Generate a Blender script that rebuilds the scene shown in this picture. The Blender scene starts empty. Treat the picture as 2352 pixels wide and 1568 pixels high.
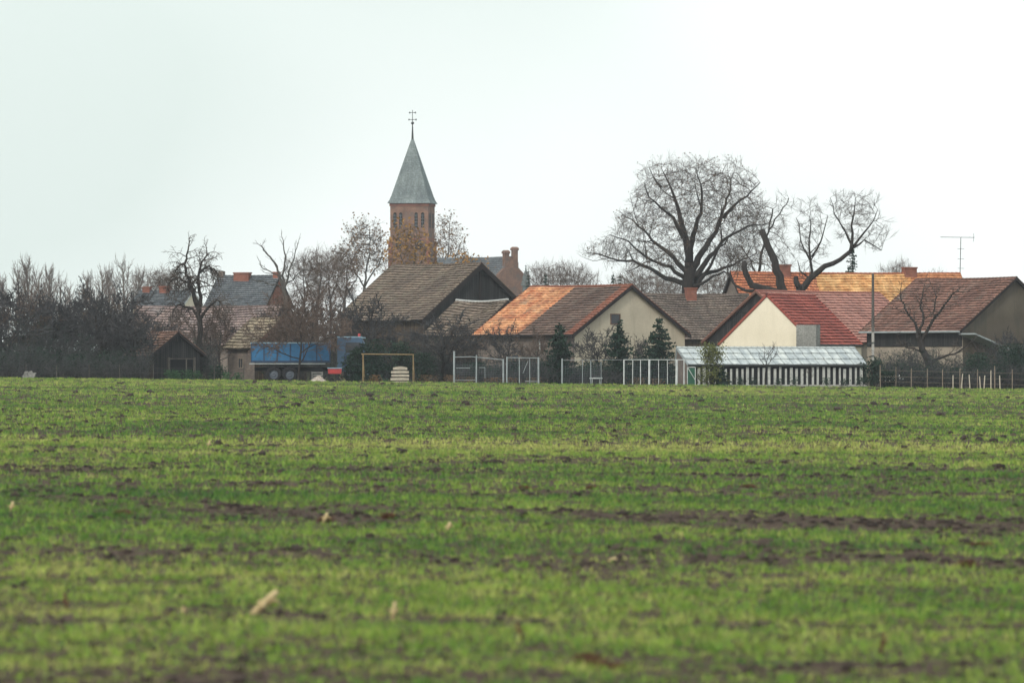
import bpy, math, random
import numpy as np
from mathutils import Vector, Matrix, kdtree, noise as mnoise

# ------------------------------------------------------------------ camera, sky, sun, exposure
F = 2352 * 200 / 36.0          # focal length in photo pixels (photo measured at 2352 x 1568)
CX, HY, CAMH = 1176.0, 803.0, 2.2
TILT = 0.0112                  # the field falls gently to the right
sc = bpy.context.scene
sc.unit_settings.system = 'METRIC'
cam_d = bpy.data.cameras.new("camera"); cam = bpy.data.objects.new("camera", cam_d)
sc.collection.objects.link(cam); sc.camera = cam
cam.location = (0, 0, CAMH); cam.rotation_euler = (math.radians(90), 0, 0)
cam_d.lens = 200; cam_d.sensor_width = 36; cam_d.sensor_fit = 'HORIZONTAL'
cam_d.shift_y = (HY - 784) / 2352
cam_d.clip_start = 1; cam_d.clip_end = 20000
cam_d.dof.use_dof = True; cam_d.dof.focus_distance = 400; cam_d.dof.aperture_fstop = 3.8

SUN_EL, SUN_AZ = math.radians(38), math.radians(-150)     # azimuth measured from +Y towards +X
w = bpy.data.worlds.new("World"); sc.world = w; w.use_nodes = True
nt = w.node_tree; nt.nodes.clear()
sky = nt.nodes.new('ShaderNodeTexSky'); sky.sky_type = 'NISHITA'; sky.sun_disc = False
sky.sun_elevation = SUN_EL; sky.sun_rotation = SUN_AZ
sky.air_density = 1.0; sky.dust_density = 4.0; sky.ozone_density = 1.0
# overcast: a bright cloud sheet lies over most of the blue, thinner and cooler from place to place
tcw = nt.nodes.new('ShaderNodeTexCoord'); nz = nt.nodes.new('ShaderNodeTexNoise')
nz.inputs['Scale'].default_value = 8; nz.inputs['Detail'].default_value = 2; nz.inputs['Roughness'].default_value = .35
mpw = nt.nodes.new('ShaderNodeMapping'); mpw.inputs['Location'].default_value = (.31, 0, 0)
nt.links.new(tcw.outputs['Generated'], mpw.inputs['Vector']); nt.links.new(mpw.outputs[0], nz.inputs['Vector'])
cr = nt.nodes.new('ShaderNodeValToRGB'); cr.color_ramp.elements[0].position = .32; cr.color_ramp.elements[1].position = .58
cr.color_ramp.elements[0].color = (.71, .80, .765, 1); cr.color_ramp.elements[1].color = (.95, 1.0, .985, 1)
nt.links.new(nz.outputs['Fac'], cr.inputs[0])
vm = nt.nodes.new('ShaderNodeVectorMath'); vm.operation = 'SCALE'; vm.inputs['Scale'].default_value = 6.4
nt.links.new(cr.outputs[0], vm.inputs[0])
mm = nt.nodes.new('ShaderNodeMix'); mm.data_type = 'RGBA'; mm.inputs[0].default_value = .88
nt.links.new(sky.outputs[0], mm.inputs[6]); nt.links.new(vm.outputs[0], mm.inputs[7])
bg = nt.nodes.new('ShaderNodeBackground'); bg.inputs[1].default_value = 0.15
wo = nt.nodes.new('ShaderNodeOutputWorld')
nt.links.new(mm.outputs[2], bg.inputs[0]); nt.links.new(bg.outputs[0], wo.inputs[0])

sun_d = bpy.data.lights.new("sun", 'SUN'); sun = bpy.data.objects.new("sun", sun_d); sc.collection.objects.link(sun)
sun_d.energy = 1.5; sun_d.angle = math.radians(10); sun_d.color = (1, .95, .86)
sd = Vector((math.sin(SUN_AZ) * math.cos(SUN_EL), math.cos(SUN_AZ) * math.cos(SUN_EL), math.sin(SUN_EL)))
sun.rotation_euler = sd.to_track_quat('Z', 'Y').to_euler(); sun.location = (0, 0, 60)
sc.view_settings.view_transform = 'Standard'; sc.view_settings.look = 'None'
sc.view_settings.gamma = 1; sc.view_settings.exposure = 0.38
sc.cycles.volume_max_steps = 64; sc.cycles.volume_bounces = 1
sc.cycles.transparent_max_bounces = 12

# ------------------------------------------------------------------ helpers
def X(px, Y): return (px - CX) * Y / F
def Z(py, Y): return CAMH + (HY - py) * Y / F
def gz(x, y=0): return -TILT * max(-70, min(70, x))
def gY(px, py): return CAMH * F / ((py - HY) - TILT * (px - CX))
COL = sc.collection

class MB:
    def __init__(s): s.v = []; s.f = []; s.uv = []
    def face(s, pts, uvs=None):
        n = len(s.v); s.v += [tuple(p) for p in pts]; s.f.append(tuple(range(n, n + len(pts))))
        if uvs is None:
            a = Vector(pts[0]); b = Vector(pts[1]); c = Vector(pts[2])
            nrm = (b - a).cross(c - a)
            if abs(nrm.z) > max(abs(nrm.x), abs(nrm.y)): uvs = [(p[0], p[1]) for p in pts]
            elif abs(nrm.x) > abs(nrm.y): uvs = [(p[1], p[2]) for p in pts]
            else: uvs = [(p[0], p[2]) for p in pts]
        s.uv += list(uvs)
    def hexa(s, b, t):      # b, t : four bottom and four top points
        s.face([b[3], b[2], b[1], b[0]]); s.face(t)
        for i in range(4):
            j = (i + 1) % 4; s.face([b[i], b[j], t[j], t[i]])
    def box(s, x0, x1, y0, y1, z0, z1):
        s.hexa([(x0, y0, z0), (x1, y0, z0), (x1, y1, z0), (x0, y1, z0)], [(x0, y0, z1), (x1, y0, z1), (x1, y1, z1), (x0, y1, z1)])
    def bar(s, p, q, wd, ht=None, up=(0, 0, 1)):
        ht = ht or wd; p = Vector(p); q = Vector(q); d = (q - p).normalized()
        a = d.cross(Vector(up)); 
        if a.length < .01: a = d.cross(Vector((0, 1, 0)))
        a.normalize(); b = a.cross(d)
        a *= wd / 2; b *= ht / 2
        s.hexa([p - a - b, p + a - b, p + a + b, p - a + b][::-1], [q - a - b, q + a - b, q + a + b, q - a + b][::-1])
    def tube(s, pts, rad, n=6, cap=True):
        base = len(s.v); m = len(pts); prev = None
        for i in range(m):
            p = pts[i]; a = pts[max(0, i - 1)]; b = pts[min(m - 1, i + 1)]
            d = Vector((b[0] - a[0], b[1] - a[1], b[2] - a[2]))
            if d.length < 1e-6: d = Vector((0, 0, 1))
            d.normalize()
            if prev is None: u = d.cross(Vector((.31, .87, .12)))
            else: u = prev - d * prev.dot(d)
            if u.length < 1e-4: u = d.cross(Vector((1, 0, 0)))
            u.normalize(); prev = u; w_ = d.cross(u); r = rad[i]
            for k in range(n):
                an = 2 * math.pi * k / n; c = math.cos(an) * r; si = math.sin(an) * r
                s.v.append((p[0] + u.x * c + w_.x * si, p[1] + u.y * c + w_.y * si, p[2] + u.z * c + w_.z * si))
        for i in range(m - 1):
            for k in range(n):
                k2 = (k + 1) % n
                s.f.append((base + i * n + k, base + i * n + k2, base + (i + 1) * n + k2, base + (i + 1) * n + k))
                s.uv += [(k / n, i), ((k + 1) / n, i), ((k + 1) / n, i + 1), (k / n, i + 1)]
        if cap:
            s.f.append(tuple(base + (m - 1) * n + k for k in range(n))); s.uv += [(0, 0)] * n
            s.f.append(tuple(base + k for k in range(n))[::-1]); s.uv += [(0, 0)] * n
    def lathe(s, prof, n=12, c=(0, 0, 0)):
        s.tube_z = None
        base = len(s.v)
        for r, z in prof:
            for k in range(n):
                a = 2 * math.pi * k / n; s.v.append((c[0] + r * math.cos(a), c[1] + r * math.sin(a), c[2] + z))
        for i in range(len(prof) - 1):
            for k in range(n):
                k2 = (k + 1) % n
                s.f.append((base + i * n + k, base + i * n + k2, base + (i + 1) * n + k2, base + (i + 1) * n + k)); s.uv += [(0, 0)] * 4
    def build(s, name, m, parent=None, smooth=False, loc=None):
        me = bpy.data.meshes.new(name); me.from_pydata([tuple(v) for v in s.v], [], s.f)
        uvl = me.uv_layers.new(name='UVMap')
        if len(s.uv) == len(me.loops): uvl.data.foreach_set('uv', np.array(s.uv, dtype=np.float32).ravel())
        if smooth: me.polygons.foreach_set('use_smooth', [True] * len(me.polygons))
        me.materials.append(m); me.update()
        o = bpy.data.objects.new(name, me); COL.objects.link(o)
        if parent: o.parent = parent
        if loc: o.location = loc
        return o

def np_mesh(name, verts, faces, m, parent=None, k=3, attrs=None):
    me = bpy.data.meshes.new(name); nv = len(verts); nf = len(faces)
    me.vertices.add(nv); me.vertices.foreach_set('co', np.asarray(verts, np.float32).ravel())
    me.loops.add(nf * k); me.loops.foreach_set('vertex_index', np.asarray(faces, np.int32).ravel())
    me.polygons.add(nf); me.polygons.foreach_set('loop_start', np.arange(0, nf * k, k, dtype=np.int32))
    me.polygons.foreach_set('loop_total', np.full(nf, k, np.int32))
    for an, av in (attrs or {}).items():
        at = me.attributes.new(an, 'FLOAT', 'POINT'); at.data.foreach_set('value', np.asarray(av, np.float32))
    me.update(calc_edges=True); me.materials.append(m)
    o = bpy.data.objects.new(name, me); COL.objects.link(o)
    if parent: o.parent = parent
    return o

def tag(o, label=None, cat=None, group=None, kind=None):
    if label: o['label'] = label
    if cat: o['category'] = cat
    if group: o['group'] = group
    if kind: o['kind'] = kind
    return o
def thing(name, label, cat, loc=(0, 0, 0), rz=0, group=None):
    o = bpy.data.objects.new(name, None); COL.objects.link(o); o.empty_display_size = .3
    o.location = loc; o.rotation_euler = (0, 0, rz); return tag(o, label, cat, group)
def copy_thing(root, loc, rz, scale=(1, 1, 1), label=None, group=None):
    r = root.copy(); COL.objects.link(r); r.location = loc; r.rotation_euler = (0, 0, rz); r.scale = scale
    if label: r['label'] = label
    if group: r['group'] = group
    elif 'group' in r.keys(): del r['group']
    for ch in root.children:
        c = ch.copy(); COL.objects.link(c); c.parent = r
        for g in ch.children:
            d = g.copy(); COL.objects.link(d); d.parent = c
    return r

# ------------------------------------------------------------------ materials
class NT:
    def __init__(s, name, rough=.85, spec=.2):
        s.m = bpy.data.materials.new(name); s.m.use_nodes = True; s.t = s.m.node_tree; s.n = s.t.nodes
        s.b = s.n['Principled BSDF']; s.b.inputs['Roughness'].default_value = rough
        s.b.inputs['Specular IOR Level'].default_value = spec
    def new(s, t, **k):
        n = s.n.new(t)
        for a, b in k.items(): setattr(n, a, b)
        return n
    def link(s, a, b): s.t.links.new(a, b)
    def coord(s, kind='Object', scale=(1, 1, 1)):
        tc = s.new('ShaderNodeTexCoord'); mp = s.new('ShaderNodeMapping'); mp.inputs['Scale'].default_value = scale
        s.link(tc.outputs[kind], mp.inputs['Vector']); return mp.outputs[0]
    def noise(s, vec, scale, detail=4, rough=.6):
        n = s.new('ShaderNodeTexNoise'); n.inputs['Scale'].default_value = scale
        n.inputs['Detail'].default_value = detail; n.inputs['Roughness'].default_value = rough
        s.link(vec, n.inputs['Vector']); return n.outputs['Fac']
    def ramp(s, fac, stops):
        r = s.new('ShaderNodeValToRGB'); e = r.color_ramp.elements
        while len(e) < len(stops): e.new(.5)
        for i, (p, c) in enumerate(stops):
            e[i].position = p; e[i].color = (*c, 1) if len(c) == 3 else c
        s.link(fac, r.inputs[0]); return r.outputs[0]
    def mix(s, fac, a, b, mode='MIX'):
        m = s.new('ShaderNodeMix', data_type='RGBA', blend_type=mode)
        for sock, v in ((m.inputs[0], fac), (m.inputs[6], a), (m.inputs[7], b)):
            if isinstance(v, (int, float)): sock.default_value = v
            elif isinstance(v, tuple): sock.default_value = (*v, 1)
            else: s.link(v, sock)
        return m.outputs[2]
    def math(s, op, a, b=0):
        m = s.new('ShaderNodeMath', operation=op)
        for i, v in enumerate((a, b)):
            if isinstance(v, (int, float)): m.inputs[i].default_value = v
            else: s.link(v, m.inputs[i])
        return m.outputs[0]
    def color(s, c): s.link(c, s.b.inputs['Base Color']); return s
    def bump(s, h, strength=.4, dist=.02):
        b = s.new('ShaderNodeBump'); b.inputs['Strength'].default_value = strength; b.inputs['Distance'].default_value = dist
        s.link(h, b.inputs['Height']); s.link(b.outputs[0], s.b.inputs['Normal'])

def mottled(name, c1, c2, scale=1.2, rough=.85, spec=.2, c3=None, zs=1.0):
    k = NT(name, rough, spec); v = k.coord('Object', (1, 1, zs))
    n = k.noise(v, scale, 5, .65); n2 = k.noise(v, scale * 9, 3, .6)
    col = k.ramp(n, [(.32, c1), (.68, c2)])
    f2 = k.ramp(n2, [(.35, (.72, .72, .72)), (.65, (1.2, 1.2, 1.2))])
    col = k.mix(1.0, col, f2, 'MULTIPLY')
    if c3: col = k.mix(k.ramp(k.noise(v, scale * .6, 3), [(.58, (0, 0, 0)), (.66, (1, 1, 1))]), col, c3)
    k.color(col); k.bump(n2, .25, .02); return k.m

def render_wall(name, c1, c2, stain, amt=.5):
    k = NT(name, .9, .1); v = k.coord('Object')
    col = k.ramp(k.noise(v, .45, 3, .5), [(.3, c1), (.7, c2)])
    col = k.mix(1, col, k.ramp(k.noise(v, 14, 3, .6), [(.3, (.93, .93, .93)), (.7, (1.06, 1.06, 1.06))]), 'MULTIPLY')
    run = k.noise(k.coord('Object', (1.6, 1.6, .22)), 1.3, 5, .65)
    col = k.mix(k.math('MULTIPLY', k.ramp(run, [(.5, (0, 0, 0)), (.72, (1, 1, 1))]), amt), col, stain)
    k.color(col); return k.m

def tiles(name, ca, cb, lichen=None, lf=.45, joint_col=(.03, .02, .018), zones=None, rowh=.30):
    """clay tiles on UVs in metres: per tile tone, streaks down the slope and lichen patches"""
    k = NT(name, .85, .15); v = k.coord('UV')
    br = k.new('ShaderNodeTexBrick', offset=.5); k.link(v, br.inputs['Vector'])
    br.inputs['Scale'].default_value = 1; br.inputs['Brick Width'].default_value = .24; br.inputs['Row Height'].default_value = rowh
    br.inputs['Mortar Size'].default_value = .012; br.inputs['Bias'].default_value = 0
    br.inputs['Color1'].default_value = (*ca, 1); br.inputs['Color2'].default_value = (*cb, 1); br.inputs['Mortar'].default_value = (*joint_col, 1)  # joint colour also paints in the shadow of the gaps between tile rows
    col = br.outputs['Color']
    big = k.noise(v, .35, 4, .6); st = k.noise(k.coord('UV', (2.2, .25, 1)), 1, 4, .6)
    if zones:
        sep = k.new('ShaderNodeSeparateXYZ'); k.link(v, sep.inputs[0])
        u = k.math('ADD', sep.outputs[0], k.math('MULTIPLY', k.math('SUBTRACT', k.noise(v, .5, 3), .5), .7))
        for (u0, u1, colr, colr2, amt) in zones:
            inside = k.math('MULTIPLY', k.math('GREATER_THAN', u, u0), k.math('LESS_THAN', u, u1))
            zc = k.ramp(k.noise(v, 1.1, 5, .7), [(.38, colr), (.66, colr2)])
            zc = k.mix(.22, zc, col, 'MIX')
            col = k.mix(k.math('MULTIPLY', inside, amt), col, zc)
    if lichen:
        lm = k.ramp(k.noise(v, .8, 6, .7), [(lf, (0, 0, 0)), (lf + .2, (1, 1, 1))])
        col = k.mix(k.math('MULTIPLY', lm, .7), col, lichen)
    col = k.mix(1, col, k.ramp(big, [(.3, (.72, .72, .74)), (.7, (1.22, 1.2, 1.16))]), 'MULTIPLY')
    col = k.mix(1, col, k.ramp(st, [(.3, (.75, .75, .75)), (.7, (1.2, 1.2, 1.2))]), 'MULTIPLY')
    col = k.mix(1, col, k.ramp(k.noise(v, 4.5, 2, .6), [(.3, (.7, .7, .7)), (.7, (1.3, 1.3, 1.3))]), 'MULTIPLY')
    k.color(col); return k.m

def bricks(name, ca, cb, joint_col=(.22, .2, .17), wd=.26, ht=.085, patch=None):
    k = NT(name, .9, .1); v = k.coord('UV')
    br = k.new('ShaderNodeTexBrick'); k.link(v, br.inputs['Vector']); br.inputs['Scale'].default_value = 1
    br.inputs['Brick Width'].default_value = wd; br.inputs['Row Height'].default_value = ht; br.inputs['Mortar Size'].default_value = .01
    br.inputs['Color1'].default_value = (*ca, 1); br.inputs['Color2'].default_value = (*cb, 1); br.inputs['Mortar'].default_value = (*joint_col, 1)
    col = k.mix(1, br.outputs['Color'], k.ramp(k.noise(v, .9, 5, .65), [(.3, (.65, .65, .68)), (.7, (1.25, 1.2, 1.15))]), 'MULTIPLY')
    if patch: col = k.mix(k.ramp(k.noise(v, .5, 4), [(.52, (0, 0, 0)), (.6, (1, 1, 1))]), col, patch)
    k.color(col); return k.m

def planks(name, ca, cb, wd=.16):
    k = NT(name, .9, .1); v = k.coord('UV')
    br = k.new('ShaderNodeTexBrick', offset=.3); k.link(k.coord('UV', (1, 1, 1)), br.inputs['Vector']); br.inputs['Scale'].default_value = 1
    br.inputs['Brick Width'].default_value = wd; br.inputs['Row Height'].default_value = 2.6; br.inputs['Mortar Size'].default_value = .012
    br.inputs['Color1'].default_value = (*ca, 1); br.inputs['Color2'].default_value = (*cb, 1); br.inputs['Mortar'].default_value = (.006, .006, .006, 1)
    col = k.mix(1, br.outputs['Color'], k.ramp(k.noise(k.coord('UV', (9, .6, 1)), 1, 4), [(.3, (.6, .6, .6)), (.7, (1.4, 1.4, 1.4))]), 'MULTIPLY')
    k.color(col); return k.m

def flat(name, c, rough=.6, spec=.4, metal=0):
    k = NT(name, rough, spec); v = k.coord('Object'); k.b.inputs['Metallic'].default_value = metal
    d = tuple(x * .68 for x in c); e = tuple(min(1, x * 1.18) for x in c)
    k.color(k.ramp(k.noise(v, 2.5, 6, .7), [(.3, d), (.7, e)])); return k.m

def leafmat(name, c1, c2, c3=None, trans=.25):
    k = NT(name, .7, .15); v = k.coord('Object')
    st = [(.36, c1), (.64, c2)] + ([(.8, c3)] if c3 else [])
    col = k.ramp(k.noise(v, 1.1, 5, .8), st)
    oi = k.new('ShaderNodeObjectInfo')
    col = k.mix(1, col, k.ramp(oi.outputs['Random'], [(0, (.85, .88, .9)), (1, (1.15, 1.1, 1.05))]), 'MULTIPLY')
    k.color(col); return k.m

M = {}
M['bark'] = mottled('bark', (.014, .012, .011), (.042, .036, .032), 3, zs=.3)
M['twig_dark'] = mottled('twig_dark', (.030, .031, .034), (.072, .070, .072), 1.5)
M['bark_grey'] = mottled('bark_grey', (.05, .045, .042), (.11, .10, .09), 3, zs=.3)
M['bark_light'] = mottled('bark_light', (.12, .105, .09), (.22, .19, .16), 3, zs=.3)
M['twig'] = mottled('twig', (.042, .033, .028), (.09, .07, .057), 1.5)
M['twig_brown'] = mottled('twig_brown', (.07, .05, .04), (.14, .10, .08), 1.5)
M['twig_pale'] = mottled('twig_pale', (.14, .115, .105), (.24, .20, .185), 1.5)
M['leaf_brown'] = leafmat('leaf_brown', (.10, .06, .03), (.20, .12, .06), (.28, .18, .09))
M['leaf_orange'] = leafmat('leaf_orange', (.20, .10, .02), (.34, .19, .05), (.42, .26, .08))
M['leaf_olive'] = leafmat('leaf_olive', (.05, .07, .02), (.16, .17, .05), (.26, .24, .09))
M['leaf_dark'] = leafmat('leaf_dark', (.010, .026, .018), (.024, .05, .03), (.05, .085, .04))
M['needle'] = leafmat('needle', (.006, .022, .014), (.018, .045, .026), (.035, .07, .04))
M['needle_far'] = leafmat('needle_far', (.014, .035, .028), (.03, .06, .04))
M['weed'] = leafmat('weed', (.02, .06, .025), (.05, .12, .05), (.09, .17, .07))

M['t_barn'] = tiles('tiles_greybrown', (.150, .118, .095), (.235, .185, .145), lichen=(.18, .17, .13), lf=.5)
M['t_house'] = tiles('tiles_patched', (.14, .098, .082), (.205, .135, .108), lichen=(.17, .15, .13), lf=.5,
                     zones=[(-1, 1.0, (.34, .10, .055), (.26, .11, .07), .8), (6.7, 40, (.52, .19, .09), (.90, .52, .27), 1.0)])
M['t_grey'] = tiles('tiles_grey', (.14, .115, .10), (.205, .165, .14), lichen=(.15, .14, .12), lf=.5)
M['t_red'] = tiles('tiles_new_red', (.33, .085, .066), (.40, .115, .088), joint_col=(.09, .03, .025))
M['t_pink'] = tiles('tiles_faded_pink', (.44, .21, .17), (.52, .27, .22), joint_col=(.17, .09, .08), zones=[(-1, 1.5, (.25, .12, .10), (.35, .10, .07), .8)])
M['t_gold'] = tiles('tiles_mixed_orange', (.36, .12, .065), (.55, .22, .11), joint_col=(.05, .025, .02),
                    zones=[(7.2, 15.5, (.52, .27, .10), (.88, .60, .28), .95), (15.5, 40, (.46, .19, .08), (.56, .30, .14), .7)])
M['t_brown'] = tiles('tiles_brown_red', (.16, .088, .07), (.29, .155, .12), lichen=(.16, .15, .13), lf=.52, joint_col=(.03, .022, .02))
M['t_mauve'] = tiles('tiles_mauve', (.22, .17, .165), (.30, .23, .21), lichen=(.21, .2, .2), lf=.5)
M['t_slate'] = tiles('slates', (.10, .115, .13), (.15, .165, .18), joint_col=(.05, .055, .06))
M['t_tan'] = tiles('tiles_tan', (.30, .25, .18), (.40, .33, .24), joint_col=(.05, .045, .035), lichen=(.26, .25, .19), lf=.5)
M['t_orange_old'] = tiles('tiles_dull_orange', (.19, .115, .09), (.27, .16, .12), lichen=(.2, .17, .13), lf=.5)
M['t_spire'] = tiles('spire_slates', (.165, .20, .205), (.205, .24, .245), joint_col=(.14, .17, .175))
M['corr'] = None
def corr():
    k = NT('weathered_glass_sheets', .45, .5); v = k.coord('UV')
    sep = k.new('ShaderNodeSeparateXYZ'); k.link(v, sep.inputs[0])
    fr = k.math('FRACT', k.math('DIVIDE', sep.outputs[0], .62))
    joint = k.math('LESS_THAN', fr, .13)
    nn = k.noise(k.coord('UV', (1.7, .35, 1)), 1, 5, .7)
    col = k.ramp(nn, [(.3, (.24, .28, .31)), (.52, (.45, .49, .49)), (.72, (.72, .74, .70))])
    col = k.mix(k.math('MULTIPLY', joint, .8), col, (.16, .18, .18))
    col = k.mix(1, col, k.ramp(k.noise(v, 3, 4, .7), [(.3, (.75, .75, .75)), (.7, (1.2, 1.2, 1.2))]), 'MULTIPLY')
    k.color(col); return k.m
M['corr'] = corr()
M['w_cream'] = render_wall('cream_render', (.70, .63, .49), (.78, .71, .57), (.60, .54, .42), .4)
M['w_ochre'] = render_wall('ochre_render', (.43, .385, .30), (.52, .465, .36), (.33, .29, .23), .6)
M['w_grey'] = mottled('grey_plaster', (.17, .17, .16), (.27, .27, .25), .9)
M['w_beige'] = render_wall('beige_render', (.28, .245, .20), (.36, .31, .25), (.17, .15, .13), .7)
M['w_olive'] = render_wall('mossy_render', (.085, .07, .055), (.13, .11, .085), (.06, .06, .045), .7)
M['w_brick'] = bricks('red_bricks', (.20, .068, .048), (.28, .105, .07), (.18, .13, .11))
M['w_brickch'] = bricks('church_bricks', (.19, .105, .078), (.26, .145, .10), (.18, .14, .12), patch=(.15, .11, .095))
M['w_greybrick'] = bricks('grey_bricks', (.15, .13, .115), (.22, .18, .155), (.14, .13, .12))
M['timber'] = planks('black_timber', (.020, .021, .022), (.042, .042, .042))
M['timber_brown'] = planks('brown_timber', (.06, .045, .035), (.10, .075, .055))
M['dark'] = flat('dark_opening', (.012, .013, .015), .9, .1)
M['barge'] = flat('dark_stained_board', (.022, .018, .018), .8, .2)
M['barge_br'] = flat('brown_board', (.13, .07, .05), .8, .2)
M['white'] = flat('white_paint', (.52, .55, .54), .6)
M['galv'] = flat('galvanised_steel', (.30, .34, .35), .5, .5)
M['lead'] = flat('pale_ridge_mortar', (.42, .43, .42), .8)
M['glass'] = flat('window_glass', (.03, .035, .045), .15, .6)
M['blue'] = flat('blue_paint', (.018, .125, .27), .55, .4)
M['cab_blue'] = flat('cab_blue', (.05, .10, .17), .55, .4)
M['blue_d'] = flat('dark_blue_paint', (.02, .045, .10), .55, .4)
M['blue_l'] = flat('pale_blue_paint', (.22, .34, .42), .45, .5)
M['rubber'] = flat('tyre_rubber', (.02, .02, .022), .85, .2)
M['rim'] = flat('wheel_rim', (.10, .12, .15), .6)
M['red'] = flat('red_paint', (.42, .05, .05), .5, .4)
M['rust'] = mottled('rusty_yellow_paint', (.22, .13, .06), (.34, .27, .15), 4)
M['wood_pale'] = mottled('pale_boards', (.34, .30, .24), (.52, .47, .38), 5)
M['wood_post'] = mottled('weathered_wood', (.16, .13, .10), (.27, .22, .17), 5, zs=.2)
M['concrete'] = mottled('concrete', (.30, .29, .27), (.42, .41, .38), 3)
M['pole'] = mottled('pole_wood', (.06, .055, .052), (.11, .10, .09), 3, zs=.2)
M['green_p'] = flat('green_gate', (.02, .10, .06), .7)
M['iron'] = flat('dark_iron', (.03, .035, .035), .6)
M['rubble'] = mottled('rubble', (.20, .15, .12), (.50, .45, .40), 5)
M['stalk'] = mottled('dry_maize_stalk', (.38, .29, .14), (.62, .50, .29), 20)
M['deadplant'] = mottled('dead_plant', (.085, .042, .025), (.17, .09, .052), 12)
M['petal'] = flat('white_petals', (.7, .72, .68), .7)

# ------------------------------------------------------------------ ground, field
rs = np.random.RandomState(7)
_perm = rs.rand(256, 256).astype(np.float32)
def vnoise(x, y):
    xi = np.floor(x).astype(int); yi = np.floor(y).astype(int); fx = x - xi; fy = y - yi
    fx = fx * fx * (3 - 2 * fx); fy = fy * fy * (3 - 2 * fy)
    g = lambda a, b: _perm[a % 256, b % 256]
    return (g(xi, yi) * (1 - fx) + g(xi + 1, yi) * fx) * (1 - fy) + (g(xi, yi + 1) * (1 - fx) + g(xi + 1, yi + 1) * fx) * fy
def fbm(x, y, o=4):
    s = 0; a = .5; t = 0
    for i in range(o): s = s + a * vnoise(x * 2 ** i + 17 * i, y * 2 ** i + 31 * i); t += a; a *= .55
    return s / t
EDGE = 373.0
def ss(a, b, x):
    t = np.clip((x - a) / (b - a), 0, 1); return t * t * (3 - 2 * t)
# bare strips (photo pixels): x0, x1, y0, y1, strength -- furrow ends and wheel tracks across the field
BARE = [(380, 800, 1154, 1198, .50), (700, 1500, 1168, 1202, .36), (1400, 2500, 1170, 1210, .60), (-100, 420, 1140, 1166, .40),
        (-100, 1150, 1052, 1108, .22), (1150, 2500, 1052, 1066, .22), (1500, 2500, 1088, 1098, .32), (-100, 700, 1398, 1422, .42),
        (120, 560, 1500, 1580, .26), (1900, 2120, 1378, 1392, .45), (1300, 1400, 1320, 1330, .4), (1240, 1420, 1318, 1328, .35),
        (600, 1500, 1545, 1600, .14), (1800, 2400, 1268, 1290, .30), (500, 1050, 1408, 1440, .35), (1700, 2500, 1420, 1436, .25),
        (-100, 400, 1440, 1462, .35), (0, 900, 1110, 1120, .3), (1900, 2500, 1500, 1560, .14)]
def field_fns(x, y):
    """x, y world arrays -> density of grass 0..1, yellow tone 0..1"""
    px = CX + x * F / y; py = HY + (CAMH + TILT * x) * F / y - TILT * (px - CX)
    n1 = fbm(x * .10, y * .22); n2 = fbm(x * .5 + 50, y * .9 + 9, 4); n3 = fbm(x * 2.2, y * 2.2 + 70, 3)
    d = .74 + (n1 - .5) * .9 + (n2 - .5) * 1.3 + (n3 - .5) * 1.2 + (fbm(x * 5.5 + 3, y * 1.6 + 8, 3) - .5) * .8 + (fbm(x * .07 + 21, y * 1.1, 3) - .5) * .75 + .10
    for (a, b, c, e, s_) in BARE:
        # strips are laid out once as ground rectangles
        Yf = CAMH * F / (c - HY); Yn = CAMH * F / (e - HY); ym = (Yf + Yn) / 2
        xa = (a - CX) * ym / F; xb = (b - CX) * ym / F; wv = (fbm(x * .35 + c, y * .1 + a, 4) - .5) * (Yf - Yn) * 2.2
        k = ss(Yn - (Yf - Yn) * .25, Yn + (Yf - Yn) * .25, y + wv) * (1 - ss(Yf - (Yf - Yn) * .25, Yf + (Yf - Yn) * .25, y + wv))
        k = k * ss(xa - 1.0, xa + 1.0, x) * (1 - ss(xb - 1.0, xb + 1.0, x))
        d = d - k * s_ * 1.3
    tone = .06 + (fbm(x * .05 + 60, y * .8, 3) - .5) * .5 + fbm(x * .12 + 9, y * .08 + 3, 4) * .9 + (fbm(x * .06, y * .3 + 40, 3) - .5) * .45 + (fbm(x * 1.3, y * 1.3, 3) - .5) * .5
    # the paler strips
    for (c, e, s_) in ((1012, 1034, .42), (1290, 1400, .16), (1210, 1280, -.12), (890, 900, .2)):
        Yf = CAMH * F / (c - HY); Yn = CAMH * F / (e - HY); h = (Yf - Yn) * .4
        k = ss(Yn - h, Yn + h, y) * (1 - ss(Yf - h, Yf + h, y)); tone = tone + k * s_; d = d + k * abs(s_) * .25
    return np.clip(d, 0, 1), np.clip(tone, 0, 1)
def field_z(x, y):
    return -TILT * np.clip(x, -70, 70) + (fbm(x * .08, y * .16 + 5, 3) - .5) * .07 + (fbm(x * .9, y * .9, 3) - .5) * .06

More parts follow.
